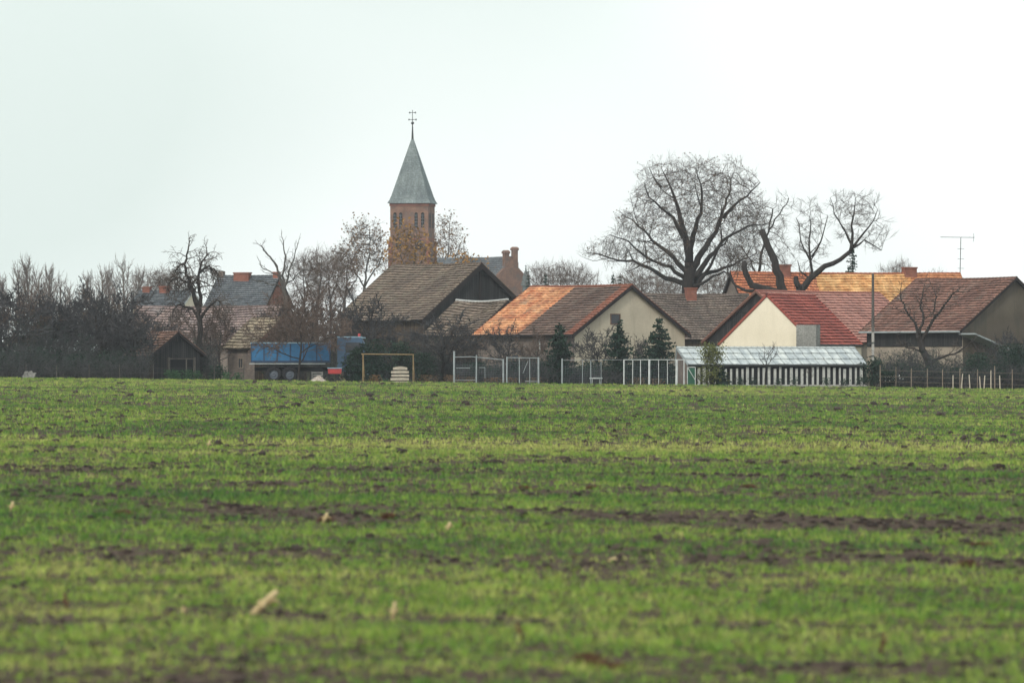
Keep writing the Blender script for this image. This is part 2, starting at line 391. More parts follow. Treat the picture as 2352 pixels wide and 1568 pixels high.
def ground_material(field):
    k = NT('field_soil_and_shoots' if field else 'village_turf', .95, .05)
    v = k.coord('Object')
    n = k.noise(v, 1.3, 6, .7); nf = k.noise(v, 7, 5, .75)
    soil = k.ramp(nf, [(.32, (.018, .013, .010)), (.5, (.068, .048, .036)), (.7, (.155, .118, .09))])
    if field:
        at = k.new('ShaderNodeAttribute', attribute_name='density'); at2 = k.new('ShaderNodeAttribute', attribute_name='tone')
        gr = k.mix(at2.outputs['Fac'], (.058, .155, .024), (.19, .285, .042))
        gr = k.mix(1, gr, k.ramp(nf, [(.3, (.55, .55, .55)), (.7, (1.35, 1.35, 1.35))]), 'MULTIPLY')
        a = k.math('ADD', at.outputs['Fac'], k.math('MULTIPLY', k.math('SUBTRACT', k.noise(v, 3.1, 6, .8), .5), 1.7))
        m_ = k.ramp(a, [(.38, (0, 0, 0)), (.62, (1, 1, 1))])
        col = k.mix(m_, soil, gr)
    else:
        gr = k.ramp(nf, [(.3, (.035, .055, .022)), (.7, (.08, .11, .04))])
        col = k.mix(k.ramp(n, [(.42, (0, 0, 0)), (.58, (1, 1, 1))]), soil, gr)
    k.color(col); k.bump(nf, .8, .06); return k.m
M['field'] = ground_material(True); M['turf'] = ground_material(False)

def grid(name, xs, ys, zf, mat_, attrs=None):
    gx, gy = np.meshgrid(xs, ys); zz = zf(gx, gy); nx = len(xs); ny = len(ys)
    V = np.stack([gx, gy, zz], -1).reshape(-1, 3)
    i = (np.arange(ny - 1)[:, None] * nx + np.arange(nx - 1)[None]).ravel()
    Fc = np.stack([i, i + 1, i + nx + 1, i + nx], -1)
    A = None
    if attrs:
        d, t = attrs(gx.ravel(), gy.ravel()); A = {'density': d, 'tone': t}
    return np_mesh(name, V, Fc, mat_, k=4, attrs=A)
g = grid('ground', np.r_[-3000, -1500, -600, -200, np.arange(-70, 71, 10), 200, 600, 1500, 3000],
         np.r_[-300, -50, 0, 100, 200, 300, EDGE, 450, 700, 1500, 4000],
         lambda x, y: -TILT * np.clip(x, -70, 70) - .12 + 0 * y, M['turf'])
tag(g, kind='structure')
f_ = grid('field', np.r_[np.arange(-80, -20, 1.5), np.arange(-20, 20, .4), np.arange(20, 80.1, 1.5)],
          np.r_[np.arange(14, 32, 1.0), np.arange(32, 150, .4), np.arange(150, EDGE + .1, 1.0)], field_z, M['field'], field_fns)
tag(f_, kind='structure')

# shoots: single-triangle blades gathered in tufts
def grass():
    P = []
    for (y0, y1, dens, sc_) in ((33, 55, 80, 1.0), (55, 85, 44, 1.15), (85, 130, 22, 1.5), (130, 210, 9, 2.1), (210, EDGE, 3.0, 3.0)):
        half = y1 * .092 + 2.0
        n = int((y1 - y0) * 2 * half * dens)
        y = y0 + (y1 - y0) * rs.rand(n); x = (rs.rand(n) * 2 - 1) * half
        ok = np.abs(x) < y * .092 + 2.0; x = x[ok]; y = y[ok]
        sp_ = .25 * sc_ ** 1.5; y = np.round(y / sp_) * sp_ + rs.normal(0, .055 * sc_, len(y)) + .12 * np.sin(x * .21)
        d, t = field_fns(x, y); keep = rs.rand(len(x)) < np.clip((d - .10) * 1.55, .18, 1); x = x[keep]; y = y[keep]; t = t[keep]; d = d[keep]
        P.append(np.stack([x, y, field_z(x, y), np.full(len(x), sc_), t, d], -1))
    P = np.concatenate(P); n = len(P); NB = 7
    b = np.repeat(P, NB, 0); m = len(b); s = b[:, 3]
    ang = rs.rand(m) * 6.283; r = rs.rand(m) * .05 * s
    bx = b[:, 0] + np.cos(ang) * r; by = b[:, 1] + np.sin(ang) * r; bz = b[:, 2] - .01
    h = (.028 + .046 * rs.rand(m)) * (s ** .35) * (.35 + .8 * b[:, 5]) * np.repeat(.6 + .9 * rs.rand(n), NB); lean = .5 + .8 * rs.rand(m); w_ = .0035 * s * (1 + rs.rand(m))
    pa = rs.rand(m) * 6.283
    v0 = np.stack([bx - np.sin(pa) * w_, by + np.cos(pa) * w_, bz], -1); v1 = np.stack([bx + np.sin(pa) * w_, by - np.cos(pa) * w_, bz], -1)
    v2 = np.stack([bx + np.cos(ang) * h * lean * .6, by + np.sin(ang) * h * lean * .6, bz + h], -1)
    V = np.stack([v0, v1, v2], 1).reshape(-1, 3); Fc = np.arange(m * 3).reshape(-1, 3)
    tone = np.repeat(np.clip(b[:, 4] + (rs.rand(m) - .5) * .35 + np.repeat((rs.rand(n) - .5) * .6, NB), 0, 1), 3)
    dead = np.repeat(rs.rand(n) < .09, NB * 3); tone = np.where(dead, .0, np.maximum(tone, .09))
    k = NT('wheat_shoots', .6, .2)
    at = k.new('ShaderNodeAttribute', attribute_name='tone')
    k.color(k.ramp(at.outputs['Fac'], [(.0, (.10, .070, .048)), (.05, (.10, .070, .048)), (.09, (.028, .095, .020)), (.36, (.098, .215, .028)), (.7, (.215, .335, .044)), (1.0, (.40, .42, .12))]))
    o = np_mesh('grass', V, Fc, k.m, k=3, attrs={'tone': tone})
    tag(o, 'green winter wheat shoots covering the field in rows', 'grass', kind='stuff')
grass()

def clods():
    t = (1 + 5 ** .5) / 2
    iv = np.array([(-1, t, 0), (1, t, 0), (-1, -t, 0), (1, -t, 0), (0, -1, t), (0, 1, t), (0, -1, -t), (0, 1, -t), (t, 0, -1), (t, 0, 1), (-t, 0, -1), (-t, 0, 1)]) / 1.9
    it = np.array([(0, 11, 5), (0, 5, 1), (0, 1, 7), (0, 7, 10), (0, 10, 11), (1, 5, 9), (5, 11, 4), (11, 10, 2), (10, 7, 6), (7, 1, 8), (3, 9, 4), (3, 4, 2), (3, 2, 6), (3, 6, 8), (3, 8, 9), (4, 9, 5), (2, 4, 11), (6, 2, 10), (8, 6, 7), (9, 8, 1)])
    xs = []; ys = []; zs = []
    for (y0, y1, dens, s0) in ((33, 60, 40, .010), (60, 110, 18, .015), (110, 200, 3.6, .024), (200, EDGE, .45, .042)):
        half = y1 * .092 + 2; n = int((y1 - y0) * 2 * half * dens)
        y = y0 + (y1 - y0) * rs.rand(n); x = (rs.rand(n) * 2 - 1) * half
        d, _ = field_fns(x, y); keep = (rs.rand(n) < np.clip(1.0 - d * 1.15, .012, 1)) & (np.abs(x) < y * .092 + 2)
        x = x[keep]; y = y[keep]; xs.append(x); ys.append(y); zs.append(s0 * (.5 + rs.rand(len(x)) ** 3 * 3.6))
    # heaps thrown up by moles and ploughing
    hp = [(190, 960, 14), (282, 956, 18), (398, 958, 26), (470, 957, 34), (640, 958, 20), (668, 990, 14), (330, 948, 9), (560, 950, 8), (760, 960, 9), (905, 958, 14), (930, 986, 9),
          (1048, 943, 22), (1130, 943, 28), (1155, 948, 12), (1285, 948, 14), (1355, 944, 9), (1640, 945, 26), (1705, 947, 22), (1780, 950, 10), (1500, 962, 9), (1465, 990, 9), (985, 1030, 8),
          (1280, 1036, 22), (1590, 1118, 12), (1360, 1118, 24), (1205, 1118, 26), (1480, 1120, 16), (1720, 1116, 24), (1130, 1120, 12), (545, 1060, 12), (100, 1040, 12), (1035, 1168, 14), (530, 1188, 24),
          (440, 1192, 18), (890, 1186, 26), (590, 1222, 14), (1330, 1326, 24), (700, 1338, 12), (2225, 1296, 22), (2020, 1352, 10), (2060, 1275, 14), (230, 1550, 30), (1350, 1519, 24), (2110, 1380, 16), (775, 1540, 14), (1475, 1180, 22), (1540, 1174, 14), (2200, 1172, 30), (2250, 1200, 30), (2040, 1196, 26), (1930, 1205, 18)]
    R = random.Random(3)
    for (px, py, wpx) in hp:
        Y = gY(px, py); x0 = X(px, Y); sw = wpx / 2 * Y / F
        for i in range(16):
            a = R.gauss(0, .45) * sw; q = R.gauss(0, .5) * sw
            xs.append(np.array([x0 + a])); ys.append(np.array([Y + q])); zs.append(np.array([sw * (.18 + .3 * R.random()) * (1 if abs(a) < sw * .6 else .6)]))
    x = np.concatenate(xs); y = np.concatenate(ys); s = np.concatenate(zs); n = len(x)
    ang = rs.rand(n) * 6.283
    base = iv[None] * (1 + (rs.rand(n, 12, 1) - .5) * .55)
    base = base * np.stack([1 + rs.rand(n) * .5, 1 + rs.rand(n) * .3, .55 + rs.rand(n) * .35], -1)[:, None]
    c, si = np.cos(ang)[:, None], np.sin(ang)[:, None]
    bx = base[..., 0] * c - base[..., 1] * si; by = base[..., 0] * si + base[..., 1] * c
    V = np.stack([bx * s[:, None] + x[:, None], by * s[:, None] + y[:, None], base[..., 2] * s[:, None] + (field_z(x, y) + s * .2)[:, None]], -1).reshape(-1, 3)
    Fc = (it[None] + (np.arange(n) * 12)[:, None, None]).reshape(-1, 3)
    o = np_mesh('soil_clods', V, Fc, mottled('clod_soil', (.014, .010, .009), (.060, .043, .035), 6), k=3)
    tag(o, 'dark brown clods of soil scattered through the wheat', 'soil', kind='stuff')
clods()

# pale maize stalks left in the foreground
def stalk(px, py, dx, dy, wpx, label, mat_='stalk', grp=None):
    Y = gY(px, py); s = F / Y; x0 = X(px, Y); z0 = float(field_z(np.array([x0]), np.array([Y]))[0])
    t = thing('maize_stalk', label, 'stalk', (x0, Y, z0))
    L = math.hypot(dx, dy) / s; r = wpx / 2 / s
    mb = MB(); pts = [(dx / s * k, -.02 * math.sin(k * 3), dy / s * k + .012) for k in (-.12, .15, .3, .32, .36, .6, .8, .97, 1.0)]
    mb.tube(pts, [r * q for q in (.8, .92, .9, 1.12, .9, .86, .8, .7, .45)], 9); mb.build('stem', M[mat_], t, True)
    m2 = MB()
    for sgn in (-1, 1):
        a = Vector(pts[3]); b = a + Vector((dx / s * .3 + sgn * r * 1.5, -.01, dy / s * .28)); c = b + Vector((sgn * r * 1.2, 0, -dy / s * .14))
        m2.tube([a, (a + b) / 2, b, c], [r * .5, r * .55, r * .4, r * .1], 4)
    m2.build('husk', M[mat_], t); return t
stalk(583, 1408, 54, 52, 20, 'thick pale dry maize stalk lying aslant in the foreground, largest one')
stalk(902, 1424, 5, 42, 11, 'thin pale maize stalk standing upright near the front, right of the largest stalk')
stalk(1026, 1218, 8, 20, 9, 'short pale maize stub halfway up the field below the church')
stalk(24, 1172, 6, 22, 8, 'small pale leaning maize stub at the left edge of the field')
stalk(478, 1026, 4, 16, 5, 'tiny yellow straw standing in the pale green strip, left half of the field')
stalk(1400, 1288, 14, 6, 8, 'small cream maize scrap lying in the grass right of centre')
stalk(420, 1408, 2, 14, 8, 'short dull stub on the dark furrow left of the largest stalk')
stalk(155, 1400, -8, 40, 8, 'faint reddish dry stem at the left end of the dark furrow', 'deadplant')
stalk(2022, 1500, 10, 48, 9, 'dark brown bent stem standing in the grass at the lower right', 'deadplant')
stalk(742, 1200, 10, 22, 9, 'tan upright husk at the edge of the dark bare strip', 'stalk')
stalk(1200, 1470, -14, 36, 9, 'reddish dead stem standing in the lower middle of the field', 'deadplant')

def dry_clump(px, py, wpx, hpx, i):
    Y = gY(px, py); s = F / Y; x0 = X(px, Y); q = np.random.RandomState(200 + i); n = 260
    t = thing('dry_plant', 'low reddish-brown clump of dead plants among the wheat', 'dead plant', (x0, Y, float(field_z(np.array([x0]), np.array([Y]))[0])), 0, 'reddish dead plant clumps in the field')
    mb = MB(); R = random.Random(i)
    for k in range(n):
        a = R.gauss(0, .38) * wpx / s * .5; b = R.gauss(0, .3) * wpx / s * .5; h = hpx / s * R.uniform(.3, 1) * math.exp(-(a / (wpx / s * .4)) ** 2)
        mb.tube([(a, b, -.01), (a + R.gauss(0, .02), b + R.gauss(0, .02), h * .6), (a + R.gauss(0, .05), b + R.gauss(0, .05), h)], [.006, .005, .002], 3, False)
    mb.build('stems', M['deadplant'], t)
for i, c_ in enumerate([(1350, 1528, 60, 34), (1400, 1536, 44, 18), (2222, 1300, 34, 20), (1205, 1120, 30, 9), (1362, 1120, 26, 9), (1720, 1118, 34, 9), (892, 1192, 26, 16), (748, 1198, 22, 16), (285, 1182, 22, 14), (2250, 1250, 40, 10)]): dry_clump(*c_, i)

# ------------------------------------------------------------------ houses
def slope(mb, A, B, C, D, rowh=.30, lift=.075, th=.10, sag=.05, seed=0, uvflip=False):
    """A,B eave ends, D,C ridge ends (A below D). stepped courses of tiles, sagging a little, closed underneath"""
    A, B, C, D = map(Vector, (A, B, C, D)); Lu = (B - A).length; Ls = (D - A).length
    n = (B - A).cross(D - A).normalized()
    if n.z < 0: n = -n
    nr = max(3, int(round(Ls / rowh))); ns = max(2, int(Lu / .7)); rr = random.Random(seed)
    ph = rr.random() * 6
    def P(u, t, l):
        p = A.lerp(B, u).lerp(D.lerp(C, u), t)
        s_ = sag * (math.sin(math.pi * u) * .7 + .35 * math.sin(u * 7 + ph) + .2 * math.sin(u * 17 + ph * 2 + t * 5)) * (.4 + .6 * t)
        return p + n * l - Vector((0, 0, s_))
    flip = ((B - A).cross(D - A).z < 0)
    def q(pts, uvs):
        if flip: pts = pts[::-1]; uvs = uvs[::-1]
        mb.face(pts, uvs)
    for j in range(ns):
        u0, u1 = j / ns, (j + 1) / ns
        for i in range(nr):
            t0, t1 = i / nr, (i + 1) / nr; jl = lift * (1 + .25 * math.sin(j * 2.3 + i * 1.7))
            U0, U1, V0, V1 = u0 * Lu, u1 * Lu, i * rowh, (i + 1) * rowh
            q([P(u0, t0, jl), P(u1, t0, jl), P(u1, t1, 0), P(u0, t1, 0)], [(U0, V0), (U1, V0), (U1, V1), (U0, V1)])
            q([P(u0, t0, -th if i == 0 else 0), P(u1, t0, -th if i == 0 else 0), P(u1, t0, jl), P(u0, t0, jl)], [(U0, V0), (U1, V0), (U1, V0 + .02), (U0, V0 + .02)])
        q([P(u0, 1, -th), P(u1, 1, -th), P(u1, 0, -th), P(u0, 0, -th)], [(0, 0)] * 4)
    for u in (0, 1):
        for i in range(nr):
            t0, t1 = i / nr, (i + 1) / nr
            mb.face([P(u, t0, -th), P(u, t1, -th), P(u, t1, lift), P(u, t0, lift)], [(0, 0), (.1, 0), (.1, .1), (0, .1)])

class House: pass
def house(name, label, typ, xn, Y, adeg, wpx, lpx, ye, yr, roof, wall, gable=None, eo=.35, ro=.25, barge='barge', apex=.5, sag=.05,
          rowh=.30, cat='house', seed=0, gable_from=None, bw=.2):
    s = F / Y; a = math.radians(adeg); h = House(); h.s = s; h.a = a; h.typ = typ
    w = wpx / s / math.sin(a); l = lpx / s / math.cos(a); h.w = w; h.l = l
    x0 = X(xn, Y); y0 = Y
    if typ == 'R': rz = math.pi / 2 - a; loc = (x0, y0)
    else:
        rz = a - math.pi / 2; loc = (x0 - w * math.sin(a), y0 + w * math.cos(a))
    g0 = gz(x0) - .12; t = thing(name, label, cat, (loc[0], loc[1], g0), rz); h.t = t; h.g0 = g0
    he = Z(ye, Y) - g0; hr = Z(yr, Y + .35 * w * math.cos(a)) - g0; h.he = he; h.hr = hr; ax = w * apex; h.ax = ax
    sl = (hr - he) / ax; sr = (hr - he) / (w - ax); th = .10
    mb = MB(); slope(mb, (0, 0, he), (0, l, he), (ax, l, hr), (ax, 0, hr), rowh, seed=seed, sag=sag) if typ == 'R' else slope(mb, (0, 0, he), (0, l, he), (ax, l, hr), (ax, 0, hr), rowh, seed=seed, sag=sag)
    slope(mb, (w, 0, he), (w, l, he), (ax, l, hr), (ax, 0, hr), rowh, seed=seed, sag=sag)
    h.roof = mb.build('roof', M[roof], t)
    rc = MB(); n = max(3, int(l / .4))
    for i in range(n):      # ridge tiles one after another
        y_ = l * i / n; z_ = hr - sag * (math.sin(math.pi * i / n) * .7) + .02
        rc.tube([(ax, y_, z_ + .015), (ax, y_ + l / n * 1.02, z_)], [.10, .085], 6)
    rc.build('ridge_tiles', M[roof], h.roof)
    x1, x2, y1, y2 = eo, w - eo, ro, l - ro; z1 = he + sl * eo - th * 1.3; z2 = he + sr * eo - th * 1.3; za = hr - th * 1.3
    wb = MB()
    wb.face([(x1, y2, 0), (x1, y1, 0), (x1, y1, z1), (x1, y2, z1)]); wb.face([(x2, y1, 0), (x2, y2, 0), (x2, y2, z2), (x2, y1, z2)])
    wb.face([(x2, y2, 0), (x1, y2, 0), (x1, y2, z1), (ax, y2, za), (x2, y2, z2)])
    gp = [(x1, y1, 0), (x2, y1, 0), (x2, y1, z2), (ax, y1, za), (x1, y1, z1)]
    if gable: gb = MB(); gb.face(gp); gb.build('gable_wall', M[gable], t)
    else: wb.face(gp)
    wb.build('wall', M[wall], t)
    if barge:
        bb = MB()
        for (p, q) in (((-.02, he), (ax, hr)), ((w + .02, he), (ax, hr))):
            bb.bar((p[0], .03, p[1] - bw * .42), (q[0], .03, q[1] - bw * .42), .05, bw, up=(0, 0, 1)) if False else None
            dx = q[0] - p[0]; dz = q[1] - p[1]
            P0 = [(p[0], -.03, p[1] - bw), (p[0], .03, p[1] - bw), (p[0], .03, p[1] + .04), (p[0], -.03, p[1] + .04)]
            P1 = [(q[0], -.03, q[1] - bw), (q[0], .03, q[1] - bw), (q[0], .03, q[1] + .04), (q[0], -.03, q[1] + .04)]
            bb.hexa(P0, P1)
        bb.build('barge_board', M[barge], t)
    return h
def ridge_y(h, px_apex, px): return abs(px_apex - px) / h.s / math.cos(h.a)
def chimney(h, y, wd, dp, z_top_px, Y, mat_='w_brick', dx=0, below=.9):
    mb = MB(); z1 = Z(z_top_px, Y) - h.g0; x = h.ax + dx; z0 = h.hr - below
    mb.box(x - dp / 2, x + dp / 2, y - wd / 2, y + wd / 2, z0, z1 - .12)
    mb.box(x - dp / 2 - .05, x + dp / 2 + .05, y - wd / 2 - .05, y + wd / 2 + .05, z1 - .12, z1)
    c = mb.build('chimney', M[mat_], h.roof); return c
def gwin(h, x, z, wd, ht, frame='white', n=2):
    y = .25 - .01; fb = MB(); t_ = .06
    fb.box(x - wd / 2 - t_, x + wd / 2 + t_, y - .04, y + .0, z - t_, z); fb.box(x - wd / 2 - t_, x + wd / 2 + t_, y - .04, y, z + ht, z + ht + t_)
    fb.box(x - wd / 2 - t_, x - wd / 2, y - .04, y, z, z + ht); fb.box(x + wd / 2, x + wd / 2 + t_, y - .04, y, z, z + ht)
    if n > 1: fb.box(x - .02, x + .02, y - .035, y, z, z + ht)
    f = fb.build('window', M[frame], h.t)
    gb = MB(); gb.box(x - wd / 2, x + wd / 2, y - .012, y + .006, z, z + ht); gb.build('pane', M['glass'], f)
def swin(h, y, z, wd, ht, frame='white', side=None, eo=.35, name='window', pane='glass'):
    x = (eo if h.typ == 'R' else h.w - eo); sg = -1 if h.typ == 'R' else 1
    a, b = sorted((x, x + sg * .05)); t_ = .06; fb = MB()
    fb.box(a, b, y - wd / 2 - t_, y + wd / 2 + t_, z - t_, z); fb.box(a, b, y - wd / 2 - t_, y + wd / 2 + t_, z + ht, z + ht + t_)
    fb.box(a, b, y - wd / 2 - t_, y - wd / 2, z, z + ht); fb.box(a, b, y + wd / 2, y + wd / 2 + t_, z, z + ht)
    fb.box(a, b, y - .02, y + .02, z, z + ht)
    f = fb.build(name, M[frame], h.t); a, b = sorted((x - sg * .01, x + sg * .02)); gb = MB()
    gb.box(a, b, y - wd / 2, y + wd / 2, z, z + ht); gb.build('pane', M[pane], f)
def gutter(h, mat_='white'):
    x = (-.06 if h.typ == 'R' else h.w + .06); mb = MB(); mb.tube([(x, 0, h.he - .02), (x, h.l, h.he - .05)], [.07, .07], 6); mb.build('gutter', M[mat_], h.t)

# far houses on the left
h = house('farm_house', 'dark slate roofed house with two brick chimneys far behind the left trees', 'R', 418, 500, 17, 44, 128, 706, 668, 't_slate', 'w_ochre', 'w_cream', barge='white', bw=.12)
chimney(h, ridge_y(h, 440, 331), .65, .6, 657, 500); chimney(h, ridge_y(h, 440, 374), .9, .6, 656, 500)
gwin(h, h.w * .5, 3.0, .7, .9)
h = house('brick_house', 'grey roofed brick house with one wide red chimney, left of the bare forked tree', 'R', 610, 520, 20, 60, 146, 706, 633, 't_slate', 'w_brick', 'w_brick', barge='barge')
chimney(h, ridge_y(h, 640, 554), 1.5, .7, 624, 520, below=2.2, dx=-.25); chimney(h, ridge_y(h, 640, 632), .5, .6, 623, 520)
gwin(h, h.w * .5, 3.4, .7, .9)
mb = MB(); mb.box(h.ax - .25, h.ax + .25, h.l - .6, h.l - .1, h.hr - .4, h.hr + .45); mb.build('chimney', M['w_greybrick'], h.roof)
h = house('long_barn', 'long barn with faded mauve tile roof behind the left fruit trees', 'R', 612, 440, 20, 66, 345, 792, 703, 't_mauve', 'w_greybrick', barge='barge', sag=.12)
h = house('tiled_hut', 'small hut with pale grey roof half hidden at the left edge', 'R', 62, 400, 45, 44, 74, 772, 733, 'corr', 'w_grey', barge='white', bw=.1, rowh=.8, sag=.01, cat='hut')
swin(h, h.l * .5, 1.0, .8, .8)
h = house('open_shed', 'small open shed with dull orange tiles and dark timber gable', 'R', 346, 386, 60, 124, 70, 817, 763, 't_orange_old', 'timber_brown', 'timber', cat='shed', sag=.06, bw=.16)
mb = MB(); mb.box(h.w * .36, h.w * .78, .17, .24, 0, h.he - .25); d = mb.build('door', M['dark'], h.t)
mb = MB(); mb.bar((h.w * .33, .14, h.he - .2), (h.w * .80, .14, h.he - .2), .08); mb.build('lintel', M['bark_grey'], h.t)
for k in (.34, .80):
    mb = MB(); mb.bar((h.w * k, .12, 0), (h.w * k, .12, h.he - .1), .14); mb.build('post', M['bark_grey'], h.t)
h = house('tan_roof_shed', 'grey-walled shed with tan tile roof and brown barge board left of the blue truck', 'R', 578, 390, 60, 138, 76, 800, 731, 't_tan', 'w_greybrick', 'timber_brown', barge='barge_br', cat='shed', bw=.26)
swin(h, h.l * .5, .9, .6, .6, 'wood_post')

# big barn, the low roof before it, the patched house
h = house('timber_barn', 'big barn with grey-brown tile roof and black timber gable below the church', 'R', 970, 425, 55, 272, 214, 735, 605, 't_barn', 'timber_brown', 'timber', cat='barn', sag=.10, bw=.38, eo=.5)
mb = MB(); mb.box(.35, .48, h.l * .35, h.l * .75, .1, 3.2); d = mb.build('barn_door', M['dark'], h.t)
mb = MB(); mb.bar((h.w * .5, .22, h.he + 1.0), (h.w * .5, .22, h.hr - .6), .14); mb.build('gable_post', M['barge'], h.t)
h = house('low_outhouse', 'low outhouse with brown tiles and pale sagging ridge before the black gable', 'R', 1088, 408, 55, 158, 122, 770, 691, 't_barn', 'w_greybrick', barge='barge', cat='outhouse', sag=.2)
mb = MB(); mb.tube([(h.ax, h.l * k / 10, h.hr + .12 - .2 * .7 * math.sin(math.pi * k / 10)) for k in range(11)], [.08] * 11, 5); mb.build('ridge_mortar', M['lead'], h.roof)
h = house('patched_roof_house', 'ochre gabled house whose tile roof is bright orange on its left half', 'R', 1315, 392, 55, 278, 234, 769, 655, 't_house', 'w_greybrick', 'w_ochre', sag=.06, bw=.24)
G = h
gwin(h, h.w * .375, Z(743, 395) - h.g0, .72, .62, 'barge_br', 1)
for k in (.25, .6): swin(h, h.l * k, 1.2, .8, .8, 'wood_post')
mb = MB(); mb.bar((.1, h.l * .33, h.he - .12), (.1, h.l * .33, h.he - 1.1), .06); mb.build('downpipe', M['white'], h.t)
gutter(h, 'barge')
h = house('grey_roof_barn', 'long grey-brown roofed barn with small orange chimney behind the ochre gable', 'L', 1500, 432, 15, 68, 262, 779, 675, 't_grey', 'timber_brown', barge='barge', cat='barn', sag=.1)
chimney(h, ridge_y(h, 1466, 1589), .8, .6, 660, 436, 'w_brick', dx=.3, below=1.0)
h = house('orange_roof_house', 'long house with mixed orange and golden tiles behind the cut old tree', 'L', 1722, 452, 20, 80, 548, 742, 625, 't_gold', 'w_beige', 'w_greybrick', barge='barge', sag=.1)
chimney(h, ridge_y(h, 1683, 1803), 1.35, .7, 608, 458, below=.8); chimney(h, ridge_y(h, 1683, 2108), 1.0, .8, 617, 470, below=1.3)
mb = MB()
for k in (.55, .62): mb.box(h.ax + .9, h.ax + 1.7, h.l * k + .2, h.l * k + .75, h.hr - 1.25, h.hr - .6)
J = h
h = house('faded_roof_house', 'dark gabled house with long faded pink tile roof behind the cream house', 'L', 1862, 404, 60, 246, 322, 786, 668, 't_pink', 'w_beige', 'timber', barge='barge_br', sag=.03, bw=.12)
I2 = h
h = house('cream_house', 'cream rendered gabled house with new red tile roof behind the greenhouse', 'L', 1874, 390, 65, 222, 124, 792, 677, 't_red', 'w_cream', barge=None, sag=.012, eo=.08, ro=.06, apex=.5)
I1 = h
mb = MB(); mb.box(h.w - 1.35, h.w + .12, -.25, .5, 0, Z(746, 390) - h.g0); mb.build('chimney_base', M['w_grey'], h.t)
gutter(h, 'iron')
mb = MB(); mb.tube([(h.w - .05, .55, h.he - .3), (h.w - .05, .55, .2)], [.04, .04], 6); mb.build('downpipe', M['iron'], h.t)
h = house('brown_roof_house', 'brown-red tiled house with mossy gable and dark timber band at the right edge', 'R', 2205, 394, 55, 278, 212, 761, 638, 't_brown', 'w_beige', 'w_olive', barge='barge', sag=.08, eo=.45, bw=.16)
K = h
mb = MB(); mb.box(.40, .44, .3, h.l - .3, h.he - 1.05, h.he + .2); mb.build('timber_band', M['timber'], h.t)
gutter(h, 'galv')
for k, ww in ((.28, .0), (.50, .75), (.75, .6)):
    if ww: swin(h, h.l * k, .95, ww, .75, 'wood_post', eo=.45)
mb = MB(); z1 = h.he - .12; z2 = h.he - 1.15
mb.hexa([(.05, -1.6, z1 - .1), (3.1, -1.6, z2 - .1), (3.1, .2, z2 - .1), (.05, .2, z1 - .1)], [(.05, -1.6, z1), (3.1, -1.6, z2), (3.1, .2, z2), (.05, .2, z1)])
mb.build('porch_roof', M['galv'], h.t)
mb = MB(); mb.bar((3.0, -1.55, 0), (3.0, -1.55, z2 - .1), .12); mb.build('porch_post', M['concrete'], h.t)

# greenhouse with slatted front
h = house('greenhouse', 'low greenhouse with pale sheet roof and white slatted front beside the field', 'L', 1580, 378, 18, 27, 420, 838, 799, 'corr', 'dark', 'w_greybrick', barge='galv', bw=.06, sag=.01, rowh=1.2, eo=.12, ro=.05, cat='greenhouse', apex=.1)
mb = MB(); n = 32; R = random.Random(5)
for i in range(n):
    y_ = .4 + (h.l - .8) * i / (n - 1); x_ = h.w - .12; ww = .06 + .04 * R.random(); y_ += R.uniform(-.025, .025)
    mb.box(x_ + .005, x_ + .05, y_ - ww, y_ + ww, .08 + .05 * R.random(), h.he - .12 - .16 * R.random())
mb.build('slatted_front', M['w_slat'] if 'w_slat' in M else mottled('chalky_slats', (.36, .37, .36), (.58, .58, .54), 4), h.t)
gutter(h, 'iron')
mb = MB(); mb.box(h.w - .14, h.w - .06, 0, h.l, 0, .12); mb.build('plinth', M['concrete'], h.t)

